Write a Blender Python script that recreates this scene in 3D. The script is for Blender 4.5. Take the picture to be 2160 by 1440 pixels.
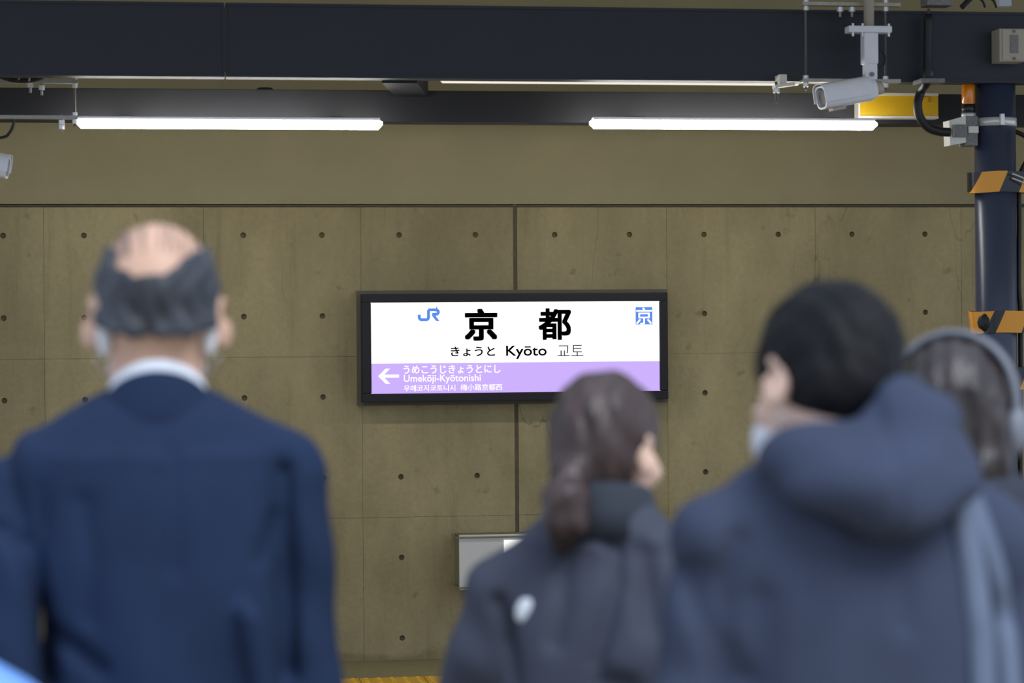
import bpy, bmesh, math, random
import numpy as np
from mathutils import Vector, Matrix, Euler

random.seed(7)
for o in list(bpy.data.objects):
    bpy.data.objects.remove(o)
scene = bpy.context.scene
COL = scene.collection

# ------------------------------------------------------------------ camera
FPX, CX, CY = 5100.0, 1080.0, 720.0          # focal length and centre, in pixels of the 2160 x 1440 frame
YAW, PITCH, ROLL = math.radians(8.3), -20.0 / 5100.0, 0.0075
CAM = Vector((0.0, 0.0, 1.6))
fwd = Vector((math.sin(YAW) * math.cos(PITCH), math.cos(YAW) * math.cos(PITCH), math.sin(PITCH)))
r0 = Vector((math.cos(YAW), -math.sin(YAW), 0.0))
u0 = r0.cross(fwd)
RT = r0 * math.cos(ROLL) - u0 * math.sin(ROLL)
UP = r0 * math.sin(ROLL) + u0 * math.cos(ROLL)
cd = bpy.data.cameras.new('camera')
cam = bpy.data.objects.new('camera', cd)
COL.objects.link(cam)
m = Matrix((RT, UP, -fwd)).transposed().to_4x4()
m.translation = CAM
cam.matrix_world = m
cd.sensor_width = 36.0
cd.lens = 85.0
cd.clip_end = 200
cd.dof.use_dof = True
cd.dof.focus_distance = 11.6
cd.dof.aperture_fstop = 3.3
scene.camera = cam

# ------------------------------------------------------------------ daylight: an overcast sky, over the open side behind the viewer
world = bpy.data.worlds.new('sky')
scene.world = world
world.use_nodes = True
bg = world.node_tree.nodes['Background']
bg.inputs['Color'].default_value = (0.72, 0.84, 1.06, 1)
bg.inputs['Strength'].default_value = 0.95
# soft daylight through thin cloud, from behind and above the viewer's right; the far roof keeps it off the back wall
sd_ = bpy.data.lights.new('sun', 'SUN')
sd_.energy = 2.4
sd_.angle = math.radians(35)
sd_.color = (.93, .97, 1.0)
sun = bpy.data.objects.new('sun', sd_)
COL.objects.link(sun)
sun.rotation_euler = Vector((-.36, .70, -.92)).to_track_quat('-Z', 'Y').to_euler()
LAMP_POWER = 32.0
SIGN_POWER = 1.35

vs = scene.view_settings
vs.view_transform = 'Standard'
vs.look = 'None'
vs.exposure = 0.0
vs.gamma = 1.0
vs.use_curve_mapping = False
scene.display_settings.display_device = 'sRGB'


def ray(px, py):
    return fwd + RT * ((px - CX) / FPX) + UP * (-(py - CY) / FPX)


def P(px, py, Y):            # point of the vertical plane at distance Y that parallels the back wall
    d = ray(px, py)
    return CAM + d * (Y / d.y)


def D(px, py, depth):        # point at a given depth from the viewer
    return CAM + ray(px, py) * depth


# ------------------------------------------------------------------ materials
MATS = {}


def srgb(r, g, b):
    f = lambda c: c / 12.92 if c <= .04045 else ((c + .055) / 1.055) ** 2.4
    return (f(r / 255), f(g / 255), f(b / 255), 1)


def mat(name, col, rough=.6, metal=0.0, var=0.0, vscale=20.0, bump=0.0, bscale=60.0, sheen=0.0, coat=0.0, stretch=(1, 1, 1), spec=.5):
    m_ = bpy.data.materials.new(name)
    m_.use_nodes = True
    nt = m_.node_tree
    b = nt.nodes['Principled BSDF']
    b.inputs['Base Color'].default_value = col
    b.inputs['Roughness'].default_value = rough
    b.inputs['Metallic'].default_value = metal
    b.inputs['Sheen Weight'].default_value = sheen
    b.inputs['Coat Weight'].default_value = coat
    b.inputs['Specular IOR Level'].default_value = spec
    if var or bump:
        tc = nt.nodes.new('ShaderNodeTexCoord')
        mp = nt.nodes.new('ShaderNodeMapping')
        mp.inputs['Scale'].default_value = stretch
        nt.links.new(tc.outputs['Object'], mp.inputs['Vector'])
    if var:
        n = nt.nodes.new('ShaderNodeTexNoise')
        n.inputs['Scale'].default_value = vscale
        n.inputs['Detail'].default_value = 5
        nt.links.new(mp.outputs['Vector'], n.inputs['Vector'])
        mx = nt.nodes.new('ShaderNodeMix')
        mx.data_type = 'RGBA'
        mx.inputs['A'].default_value = tuple(c * (1 - var) for c in col[:3]) + (1,)
        mx.inputs['B'].default_value = tuple(min(1, c * (1 + var)) for c in col[:3]) + (1,)
        rp = nt.nodes.new('ShaderNodeMapRange')
        rp.inputs['From Min'].default_value = .3
        rp.inputs['From Max'].default_value = .7
        nt.links.new(n.outputs['Fac'], rp.inputs['Value'])
        nt.links.new(rp.outputs['Result'], mx.inputs['Factor'])
        nt.links.new(mx.outputs['Result'], b.inputs['Base Color'])
    if bump:
        n2 = nt.nodes.new('ShaderNodeTexNoise')
        n2.inputs['Scale'].default_value = bscale
        n2.inputs['Detail'].default_value = 3
        nt.links.new(mp.outputs['Vector'], n2.inputs['Vector'])
        bp = nt.nodes.new('ShaderNodeBump')
        bp.inputs['Strength'].default_value = bump
        bp.inputs['Distance'].default_value = .01
        nt.links.new(n2.outputs['Fac'], bp.inputs['Height'])
        nt.links.new(bp.outputs['Normal'], b.inputs['Normal'])
    MATS[name] = m_
    return m_


def emis(name, col, strength):
    m_ = bpy.data.materials.new(name)
    m_.use_nodes = True
    nt = m_.node_tree
    nt.nodes.remove(nt.nodes['Principled BSDF'])
    e = nt.nodes.new('ShaderNodeEmission')
    e.inputs['Color'].default_value = col
    e.inputs['Strength'].default_value = strength
    nt.links.new(e.outputs[0], nt.nodes['Material Output'].inputs['Surface'])
    MATS[name] = m_
    return m_


def concrete(name, base, dark, light):
    m_ = bpy.data.materials.new(name)
    m_.use_nodes = True
    nt = m_.node_tree
    L = nt.links.new
    b = nt.nodes['Principled BSDF']
    b.inputs['Roughness'].default_value = .75
    geo = nt.nodes.new('ShaderNodeNewGeometry')
    mp = nt.nodes.new('ShaderNodeMapping')
    mp.inputs['Scale'].default_value = (1, 1, .45)
    L(geo.outputs['Position'], mp.inputs['Vector'])

    def noise(scale, detail, vec, rough=.6):
        n = nt.nodes.new('ShaderNodeTexNoise')
        n.inputs['Scale'].default_value = scale
        n.inputs['Detail'].default_value = detail
        n.inputs['Roughness'].default_value = rough
        L(vec, n.inputs['Vector'])
        return n.outputs['Fac']

    def ramp(v, a, c):
        r = nt.nodes.new('ShaderNodeMapRange')
        r.inputs['From Min'].default_value = a
        r.inputs['From Max'].default_value = c
        L(v, r.inputs['Value'])
        return r.outputs['Result']

    def mix(f, A, B, blend='MIX'):
        x = nt.nodes.new('ShaderNodeMix')
        x.data_type = 'RGBA'
        x.blend_type = blend
        for s, v in (('A', A), ('B', B)):
            if isinstance(v, tuple):
                x.inputs[s].default_value = v
            else:
                L(v, x.inputs[s])
        L(f, x.inputs['Factor']) if not isinstance(f, float) else setattr(x.inputs['Factor'], 'default_value', f)
        return x.outputs['Result']
    big = ramp(noise(1.7, 6, mp.outputs['Vector']), .35, .68)
    c1 = mix(big, dark, light)
    c2 = mix(.45, c1, base)
    fine = ramp(noise(40, 4, geo.outputs['Position']), .3, .7)
    c3 = mix(fine, c2, mix(1.0, c2, (1.13, 1.12, 1.09, 1), 'MULTIPLY'))
    mps = nt.nodes.new('ShaderNodeMapping')
    mps.inputs['Scale'].default_value = (9, 9, .6)
    L(geo.outputs['Position'], mps.inputs['Vector'])
    streak = ramp(noise(2.0, 4, mps.outputs['Vector']), .58, .8)
    c4 = mix(streak, c3, mix(1.0, c3, (.78, .77, .74, 1), 'MULTIPLY'))
    spots = ramp(noise(14, 2, geo.outputs['Position'], .4), .70, .80)
    c5 = mix(spots, c4, mix(1.0, c4, (.7, .68, .64, 1), 'MULTIPLY'))
    # hairline cracks
    mpc = nt.nodes.new('ShaderNodeMapping')
    mpc.inputs['Scale'].default_value = (1, 1, .28)
    L(geo.outputs['Position'], mpc.inputs['Vector'])
    wv = nt.nodes.new('ShaderNodeTexNoise')
    wv.inputs['Scale'].default_value = 9
    wv.inputs['Detail'].default_value = 3
    L(mpc.outputs['Vector'], wv.inputs['Vector'])
    add = nt.nodes.new('ShaderNodeVectorMath')
    add.operation = 'MULTIPLY_ADD'
    L(wv.outputs['Color'], add.inputs[0])
    add.inputs[1].default_value = (.12, .12, .12)
    L(mpc.outputs['Vector'], add.inputs[2])
    vo = nt.nodes.new('ShaderNodeTexVoronoi')
    vo.feature = 'DISTANCE_TO_EDGE'
    vo.inputs['Scale'].default_value = 1.25
    L(add.outputs[0], vo.inputs['Vector'])
    cr = ramp(vo.outputs['Distance'], .0035, .0)
    pm = ramp(noise(.9, 2, geo.outputs['Position']), .52, .6)
    mu = nt.nodes.new('ShaderNodeMath')
    mu.operation = 'MULTIPLY'
    L(cr, mu.inputs[0])
    L(pm, mu.inputs[1])
    c6 = mix(mu.outputs[0], c5, mix(1.0, c5, (.6, .58, .55, 1), 'MULTIPLY'))
    sz = nt.nodes.new('ShaderNodeSeparateXYZ')
    L(geo.outputs['Position'], sz.inputs[0])
    mz = nt.nodes.new('ShaderNodeMath')
    mz.operation = 'MULTIPLY_ADD'
    L(noise(7, 4, geo.outputs['Position']), mz.inputs[0])
    mz.inputs[1].default_value = .12
    L(sz.outputs['Z'], mz.inputs[2])
    splash = ramp(mz.outputs[0], .115, .085)          # grime along the foot of the wall
    c6 = mix(splash, c6, mix(1.0, c6, (.72, .70, .66, 1), 'MULTIPLY'))
    L(c6, b.inputs['Base Color'])
    bp = nt.nodes.new('ShaderNodeBump')
    bp.inputs['Strength'].default_value = .25
    bp.inputs['Distance'].default_value = .01
    L(fine, bp.inputs['Height'])
    L(bp.outputs['Normal'], b.inputs['Normal'])
    MATS[name] = m_
    return m_


def hazard(name, period, slope, shift, duty):
    """printed hazard tape: slanting amber and black bars, glossy film"""
    m_ = bpy.data.materials.new(name)
    m_.use_nodes = True
    nt = m_.node_tree
    L = nt.links.new
    b = nt.nodes['Principled BSDF']
    b.inputs['Roughness'].default_value = .22
    tc = nt.nodes.new('ShaderNodeTexCoord')
    sp = nt.nodes.new('ShaderNodeSeparateXYZ')
    L(tc.outputs['Object'], sp.inputs[0])

    def math_(op, a, c):
        n = nt.nodes.new('ShaderNodeMath')
        n.operation = op
        for i, v in enumerate((a, c)):
            if isinstance(v, float):
                n.inputs[i].default_value = v
            else:
                L(v, n.inputs[i])
        return n.outputs[0]
    v = math_('ADD', math_('SUBTRACT', sp.outputs['X'], math_('MULTIPLY', sp.outputs['Z'], slope)), shift)
    fr = math_('FRACT', math_('DIVIDE', v, period), 0.0)
    f = math_('LESS_THAN', fr, duty)
    x = nt.nodes.new('ShaderNodeMix')
    x.data_type = 'RGBA'
    x.inputs['A'].default_value = (.012, .013, .016, 1)
    x.inputs['B'].default_value = srgb(238, 160, 16)
    L(f, x.inputs['Factor'])
    L(x.outputs['Result'], b.inputs['Base Color'])
    MATS[name] = m_
    return m_


concrete('concrete', srgb(156, 142, 103), srgb(118, 106, 74), srgb(186, 171, 128))
concrete('concrete_floor', srgb(158, 148, 112), srgb(140, 130, 96), srgb(172, 160, 122))
mat('fascia_paint', srgb(162, 150, 114), .8, var=.05, vscale=3, bump=.15, bscale=120)
mat('joint_filler', srgb(96, 84, 66), .9, var=.15, vscale=30)
mat('tie_hole_shade', srgb(122, 108, 78), .9)  # shade inside the form-tie holes, put into the colour of their lining
mat('soffit', srgb(205, 196, 168), .9)
mat('navy_steel', srgb(27, 32, 42), .55, var=.12, vscale=2.5, bump=.04, bscale=14)
mat('navy_column', srgb(58, 66, 86), .32, var=.08, vscale=4, bump=.03, bscale=10)
mat('charcoal_steel', srgb(34, 34, 38), .65, var=.1, vscale=3)
mat('galvanised', srgb(168, 164, 154), .5, .15, var=.12, vscale=40)
mat('dull_steel', srgb(112, 108, 100), .5, .2)
mat('chrome', srgb(225, 224, 222), .3, .35)
mat('cctv_white', srgb(228, 229, 234), .4, var=.03, vscale=20)
mat('cctv_dark', srgb(40, 40, 42), .3)
mat('lens_glass', srgb(12, 12, 16), .45, spec=.15)
mat('box_beige', srgb(178, 168, 152), .55)
mat('box_white', srgb(225, 222, 212), .55)
mat('plate_grey', srgb(120, 118, 116), .5, var=.25, vscale=90)
mat('black_rubber', srgb(22, 22, 26), .5)
mat('duct_white', srgb(226, 218, 206), .5)
mat('yellow_panel', srgb(226, 178, 18), .5, var=.03, vscale=8)
mat('amber', srgb(240, 140, 10), .15, coat=.5)
mat('sign_frame', srgb(38, 36, 40), .55, spec=.3)
mat('sign_flange', srgb(92, 86, 70), .6)
mat('case_grey', srgb(212, 210, 206), .5, var=.02, vscale=6)
mat('case_side', srgb(126, 122, 92), .6)
mat('tactile_yellow', srgb(214, 166, 44), .7, var=.1, vscale=30)
mat('ballast', srgb(100, 92, 82), .95, var=.3, vscale=25, bump=.8, bscale=25)
mat('rail_steel', srgb(120, 100, 85), .4, .7)
hazard('hazard_upper', .193, .45, .0998, .53)
hazard('hazard_lower', .160, .45, .014, .72)
emis('tube_glow', (1.0, .98, .93, 1), LAMP_POWER)
emis('tube_glow_warm', (1.0, .90, .78, 1), .95)
emis('panel_white', (1.0, 1.0, .985, 1), SIGN_POWER)
emis('panel_purple', (srgb(206, 178, 255)[0], srgb(206, 178, 255)[1], 1.0, 1), 1.0)
emis('film_white', (1, .99, 1, 1), 1.25)
emis('film_blue', srgb(92, 142, 240), 1.0)
emis('exit_white', (1, 1, .98, 1), 1.2)
emis('exit_green', srgb(20, 165, 105), 1.0)
mat('film_black', srgb(44, 40, 38), .5)
mat('film_grey', srgb(88, 84, 78), .5)
mat('pale_glow_box', srgb(214, 222, 236), .4)
# people
mat('skin', (.68, .42, .30, 1), .5, var=.05, vscale=25, spec=.4)
mat('skin_pale', (.80, .54, .42, 1), .5, var=.05, vscale=25, spec=.4)
mat('eye_white', (.8, .8, .8, 1), .2)
mat('iris', (.03, .018, .012, 1), .2)
mat('lips', (.45, .2, .17, 1), .45)
mat('suit_navy', (.0145, .029, .072, 1), .9, var=.1, vscale=9, bump=.12, bscale=500, spec=.25)
mat('trouser_dark', (.02, .024, .034, 1), .85)
mat('shirt_pale', (.84, .89, .97, 1), .7)
mat('hair_grey', (.035, .04, .052, 1), .55, var=.4, vscale=22, bump=.5, bscale=60, stretch=(1, 1, .3))
mat('hair_black', (.006, .006, .008, 1), .6, var=.3, vscale=40, spec=.22, bump=.3, bscale=90, stretch=(1, 1, .3))
mat('hair_brown', (.048, .030, .028, 1), .38, var=.45, vscale=30, bump=.5, bscale=80, stretch=(1, 1, .25))
mat('hair_darkbrown', (.034, .026, .026, 1), .36, var=.45, vscale=30, bump=.5, bscale=80, stretch=(1, 1, .25))
mat('mask_white', (.80, .80, .84, 1), .8)
mat('jacket_charcoal', (.051, .059, .090, 1), .7, var=.1, vscale=8, spec=.35)
mat('hoodie_slate', (.049, .062, .106, 1), .92, var=.08, vscale=10, bump=.15, bscale=400, spec=.25)
mat('coat_slate', (.030, .038, .055, 1), .85, var=.1, vscale=8)
mat('strap_blue', (.13, .165, .25, 1), .7)
mat('bag_blue', (.20, .42, .95, 1), .6, var=.06, vscale=12)
mat('headphone_grey', (.19, .205, .245, 1), .45)
mat('shoe_black', (.012, .012, .014, 1), .4)
mat('logo_white', (.8, .85, .92, 1), .6)


# ------------------------------------------------------------------ mesh helpers
class MB:
    def __init__(self):
        self.bm = bmesh.new()

    def box(self, lo, hi, bev=0.0, M=None):
        lo, hi = Vector(lo), Vector(hi)
        r = bmesh.ops.create_cube(self.bm, size=1.0)
        vs_ = r['verts']
        c, s = (lo + hi) / 2, hi - lo
        for v in vs_:
            v.co = Vector((v.co.x * s.x, v.co.y * s.y, v.co.z * s.z)) + c
        if bev > 0:
            es = list({e for v in vs_ for e in v.link_edges})
            rr = bmesh.ops.bevel(self.bm, geom=es, offset=bev, segments=2, affect='EDGES', profile=.7)
            vs_ = list({v for f in rr['faces'] for v in f.verts} | {v for v in vs_ if v.is_valid})
        if M is not None:
            for v in vs_:
                v.co = M @ v.co
        return self

    def cyl(self, a, b, ra, rb=None, n=16, cap=True):
        a, b = Vector(a), Vector(b)
        rb = ra if rb is None else rb
        z = (b - a).normalized()
        x = z.orthogonal().normalized()
        y = z.cross(x)
        R1 = [self.bm.verts.new(a + (x * math.cos(t) + y * math.sin(t)) * ra) for t in [2 * math.pi * i / n for i in range(n)]]
        R2 = [self.bm.verts.new(b + (x * math.cos(t) + y * math.sin(t)) * rb) for t in [2 * math.pi * i / n for i in range(n)]]
        for i in range(n):
            self.bm.faces.new((R1[i], R1[(i + 1) % n], R2[(i + 1) % n], R2[i]))
        if cap:
            self.bm.faces.new(R1[::-1])
            self.bm.faces.new(R2)
        return self

    def tube(self, pts, r, n=10, sub=6):
        pts = [Vector(p) for p in pts]
        if len(pts) > 2 and sub > 1:      # Catmull-Rom
            q = []
            ext = [pts[0] * 2 - pts[1]] + pts + [pts[-1] * 2 - pts[-2]]
            for i in range(1, len(ext) - 2):
                for k in range(sub):
                    t = k / sub
                    p0, p1, p2, p3 = ext[i - 1:i + 3]
                    q.append(.5 * ((2 * p1) + (p2 - p0) * t + (2 * p0 - 5 * p1 + 4 * p2 - p3) * t * t + (3 * p1 - p0 - 3 * p2 + p3) * t ** 3))
            q.append(pts[-1])
            pts = q
        prev = None
        ref = None
        for i, p in enumerate(pts):
            tan = (pts[min(i + 1, len(pts) - 1)] - pts[max(i - 1, 0)]).normalized()
            if ref is None:
                ref = tan.orthogonal().normalized()
            ref = (ref - tan * ref.dot(tan)).normalized()
            y = tan.cross(ref)
            ring = [self.bm.verts.new(p + (ref * math.cos(t) + y * math.sin(t)) * r) for t in [2 * math.pi * j / n for j in range(n)]]
            if prev:
                for j in range(n):
                    self.bm.faces.new((prev[j], prev[(j + 1) % n], ring[(j + 1) % n], ring[j]))
            else:
                self.bm.faces.new(ring[::-1])
            prev = ring
        self.bm.faces.new(prev)
        return self

    def prism(self, outline, y0, y1):       # outline in (x, z), extruded along y
        A = [self.bm.verts.new((x, y0, z)) for x, z in outline]
        B = [self.bm.verts.new((x, y1, z)) for x, z in outline]
        n = len(outline)
        self.bm.faces.new(A)
        self.bm.faces.new(B[::-1])
        for i in range(n):
            self.bm.faces.new((A[i], B[i], B[(i + 1) % n], A[(i + 1) % n]))
        return self

    def build(self, name, material, parent=None, smooth=False, loc=None):
        bmesh.ops.recalc_face_normals(self.bm, faces=self.bm.faces)
        me = bpy.data.meshes.new(name)
        self.bm.to_mesh(me)
        self.bm.free()
        return mesh_obj(name, me, material, parent, smooth, loc)


def mesh_obj(name, me, material, parent=None, smooth=False, loc=None):
    if smooth:
        me.shade_smooth()
    if material:
        me.materials.clear()
        me.materials.append(MATS[material])
    o = bpy.data.objects.new(name, me)
    COL.objects.link(o)
    if parent:
        o.parent = parent
    if loc is not None:
        o.location = loc
    return o


def smooth_by_angle(o, deg=40):
    me = o.data
    me.shade_smooth()
    bm = bmesh.new()
    bm.from_mesh(me)
    for e in bm.edges:
        if len(e.link_faces) == 2 and e.calc_face_angle(0) > math.radians(deg):
            e.smooth = False
    bm.to_mesh(me)
    bm.free()
    return o


def thing(name, label, cat, loc=(0, 0, 0), rotz=0.0, group=None):
    o = bpy.data.objects.new(name, None)
    o.empty_display_size = .1
    COL.objects.link(o)
    o.location = loc
    o.rotation_euler = (0, 0, rotz)
    tag(o, label, cat, group)
    return o


def tag(o, label=None, cat=None, group=None, kind=None):
    if label:
        o['label'] = label
    if cat:
        o['category'] = cat
    if group:
        o['group'] = group
    if kind:
        o['kind'] = kind
    return o


def copy_tree(o, parent=None):
    c = o.copy()
    COL.objects.link(c)
    c.parent = parent
    for ch in [x for x in bpy.data.objects if x.parent == o]:
        copy_tree(ch, c)
    return c


# ------------------------------------------------------------------ back wall of cast concrete panels
YW = 11.77
XL, XR = -4.6, 8.2
ZF = 0.0                                   # both platforms
holeX = [P(x, 495, YW).x for x in (843, 1003, 1165, 1323, 1481, 1637, 1793, 1951)]
HS = (holeX[-1] - holeX[0]) / 7            # spacing of the form-tie holes
HX0 = holeX[0]
zrow = [P(843, 495, YW).z, 0, 0, P(849, 1005, YW).z]
VSP = (zrow[0] - zrow[3]) / 3
ZTOP = P(1080, 430, YW).z                  # top of the panels
ZR0 = P(1085, 495, YW).z
Z1, Z2 = ZR0 - 1.5 * VSP, ZR0 - 3.5 * VSP
GROOVE = (HX0 + 1.5 * HS)                  # the wide vertical movement joint
wall = MB().box((XL, YW + .036, -.3), (XR, YW + .3, ZTOP), 0).build('wall_back', 'joint_filler')
tag(wall, kind='structure')
PW = 2 * HS


def panel_mesh(name, w, z0, z1, holes_z, hr=.0140):
    """front of one cast panel with four form-tie holes, each a real conical recess; x from 0 to w, front at y=0"""
    bm = bmesh.new()
    g = .0006
    xs = [g, w / 2, w - g]
    zs = [z0 + g] + [(holes_z[i] + holes_z[i + 1]) / 2 for i in range(len(holes_z) - 1)] + [z1 - g]
    N = 16
    for i in range(2):
        for j in range(len(holes_z)):
            x0, x1, a, b = xs[i], xs[i + 1], zs[j], zs[j + 1]
            cx, cz = w * (.25 + .5 * i), holes_z[j]
            outer = []
            for k in range(N):
                t = k / N * 4
                s, f = int(t), t - int(t)
                c = [(x0, a), (x1, a), (x1, b), (x0, b)]
                p, q = c[s], c[(s + 1) % 4]
                outer.append((p[0] + (q[0] - p[0]) * f, p[1] + (q[1] - p[1]) * f))
            vo = [bm.verts.new((x, 0, z)) for x, z in outer]
            ang = [math.atan2(z - cz, x - cx) for x, z in outer]
            vi = [bm.verts.new((cx + hr * math.cos(t), 0, cz + hr * math.sin(t))) for t in ang]
            vb = [bm.verts.new((cx + hr * .8 * math.cos(t), .018, cz + hr * .8 * math.sin(t))) for t in ang]
            for k in range(N):
                n = (k + 1) % N
                bm.faces.new((vo[k], vo[n], vi[n], vi[k]))
                bm.faces.new((vi[k], vi[n], vb[n], vb[k])).material_index = 1
            bm.faces.new(vb).material_index = 1
    bmesh.ops.remove_doubles(bm, verts=bm.verts, dist=1e-5)
    # returns into the joints
    be = [e for e in bm.edges if e.is_boundary]
    r = bmesh.ops.extrude_edge_only(bm, edges=be)
    for v in [x for x in r['geom'] if isinstance(x, bmesh.types.BMVert)]:
        v.co.y = .006
    bmesh.ops.recalc_face_normals(bm, faces=bm.faces)
    me = bpy.data.meshes.new(name)
    bm.to_mesh(me)
    bm.free()
    # front must face the viewer (-y)
    me.update()
    big = max(me.polygons, key=lambda p: p.area if abs(p.normal.y) > .9 else 0)
    if big.normal.y > 0:
        me.flip_normals()
    me.materials.append(MATS['concrete'])
    me.materials.append(MATS['tie_hole_shade'])
    return me


rows = [(Z1, ZTOP - .016, [ZR0 - VSP, ZR0]), (Z2, Z1, [ZR0 - 3 * VSP, ZR0 - 2 * VSP]), (0.0, Z2, [ZR0 - 5 * VSP, ZR0 - 4 * VSP])]
GW = .0095
for r_, (a, b, hz) in enumerate(rows):
    me_n = panel_mesh('concrete_panel', PW, a, b, hz)
    me_l = panel_mesh('concrete_panel', PW - GW, a, b, hz)
    for c in range(-6, 9):
        x0 = HX0 - .5 * HS + c * PW
        if x0 < XL or x0 + PW > XR:
            continue
        o = bpy.data.objects.new('concrete_panel', me_n)
        if c == 0:                          # the two panels that border the movement joint
            o = bpy.data.objects.new('concrete_panel', me_l)
        elif c == 1:
            o = bpy.data.objects.new('concrete_panel', me_l)
            x0 += GW
        COL.objects.link(o)
        o.parent = wall
        o.location = (x0, YW, 0)
GX = HX0 - .5 * HS + PW
jf = MB().box((GX - GW, YW + .003, 0), (GX + GW, YW + .04, ZTOP)).build('joint_strip', 'joint_filler', wall)

# smooth painted fascia above, with a thin shadow line and a slim capping lip
fas = MB().box((XL, YW + .012, ZTOP), (XR, YW + .3, 3.75)).build('wall_upper', 'fascia_paint')
tag(fas, kind='structure')
lip = MB().box((XL, YW - .004, ZTOP - .014), (XR, YW + .02, ZTOP - .006)).build('trim_1', 'joint_filler')
tag(lip, kind='structure')

# platforms and track
fl = MB().box((XL, 8.75, -.25), (XR, YW + .05, 0)).build('floor', 'concrete_floor')
tag(fl, kind='structure')
nf = MB().box((XL, -14, -.25), (XR, 4.6, 0)).build('floor_near_platform', 'concrete_floor')
tag(nf, kind='structure')
tb = MB().box((XL, 4.5, -1.2), (XR, 8.85, -1.05)).build('floor_track_bed', 'ballast')
tag(tb, kind='structure')
for y in (4.6, 8.62):
    tag(MB().box((XL, y, -1.1), (XR, y + .13, -.02)).build('wall_platform_edge', 'concrete_floor'), kind='structure')
for y in (6.07, 7.137):
    rl = thing('rail', ['near steel running rail below the platform edge', 'far steel running rail below the sign wall'][int(y > 7)], 'rail', (0, y, -1.05), group='running rails')
    MB().box((XL, -.06, 0), (XR, .06, .015)).box((XL, -.01, .01), (XR, .01, .12)).box((XL, -.033, .115), (XR, .033, .15), .006).build('rail_profile', 'rail_steel', rl)
# tactile paving: each tile a plate with rows of studs
ty0 = P(830, 1437, YW).z
yt = CAM.y + 1.6 * FPX / (1424 - 706) * .982
tile = MB()
tile.box((.002, 0, 0), (.298, .298, .006), .002)
for i in range(5):
    for j in range(5):
        tile.cyl((.03 + .06 * i, .03 + .06 * j, .006), (.03 + .06 * i, .03 + .06 * j, .011), .013, .009, n=6)
t0 = tile.build('tactile_tile', 'tactile_yellow', fl, loc=(-4.5, yt - .3, 0))
for k in range(1, 42):
    o = t0.copy()
    COL.objects.link(o)
    o.location.x = -4.5 + .3 * k

# roof over the far platform (its near side, over the track and the viewer, is open to the sky)
ce = MB().box((XL, 6.4, 3.75), (XR, YW + .3, 3.9)).build('ceiling', 'soffit')
tag(ce, kind='structure')

# ------------------------------------------------------------------ steel: main girder, rear beam, strut
YB = 9.70
zb0, zb1 = P(1080, 167, YB).z, P(1080, 13, YB).z
gird = thing('steel_girder', 'deep navy steel girder crossing the top of the picture', 'beam', (0, YB, zb0))
hB = zb1 - zb0
xs_ = P(475, 80, YB).x
for a, b in ((XL, xs_ - .003), (xs_ + .003, XR)):
    g = MB()
    g.box((a, .002, .010), (b, .012, hB - .010))
    g.box((a, -.003, 0), (b, .09, .012))
    g.box((a, -.003, hB - .012), (b, .09, hB))
    g.box((a, .078, .010), (b, .086, hB - .010))
    g.build('girder_section', 'navy_steel', gird)
MB().box((xs_ - .012, -.002, .02), (xs_ + .012, .006, hB - .02), .003).build('weld_seam', 'navy_steel', gird)
YS = 10.35
zs0, zs1 = P(1080, 258, YS).z, P(1080, 192, YS).z
sb = thing('steel_beam', 'slimmer charcoal steel beam right behind the tube lights', 'beam', (0, YS, zs0))
MB().box((XL, 0, 0), (XR, .14, zs1 - zs0), .004).build('beam_body', 'charcoal_steel', sb)
q = P(560, 187, YS)
MB().cyl((q.x, .06, zs1 - zs0 - .004), (q.x, .06, zs1 - zs0 + .012), .045, .03, n=14).build('bolt_cap', 'charcoal_steel', sb)
a, b = P(843, 166, YB + .09), P(868, 196, YS)
st = MB()
zt = zb0 + .002
w = .072
st.bm.verts.ensure_lookup_table()
pts = [(a.x - w, YB + .0905), (a.x + w, YB + .0905), (b.x + w, YS - .001), (b.x - w, YS - .001)]
lo = [st.bm.verts.new((x, y, zt - .012)) for x, y in pts]
hi = [st.bm.verts.new((x, y, zt + .10)) for x, y in pts]
st.bm.faces.new(lo)
st.bm.faces.new(hi[::-1])
for i in range(4):
    st.bm.faces.new((lo[i], hi[i], hi[(i + 1) % 4], lo[(i + 1) % 4]))
so = st.build('cross_strut', 'charcoal_steel')
tag(so, 'short dark strut joining the girder to the rear beam', 'strut')

# ------------------------------------------------------------------ tube lights
YLAMP = 10.13


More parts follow.
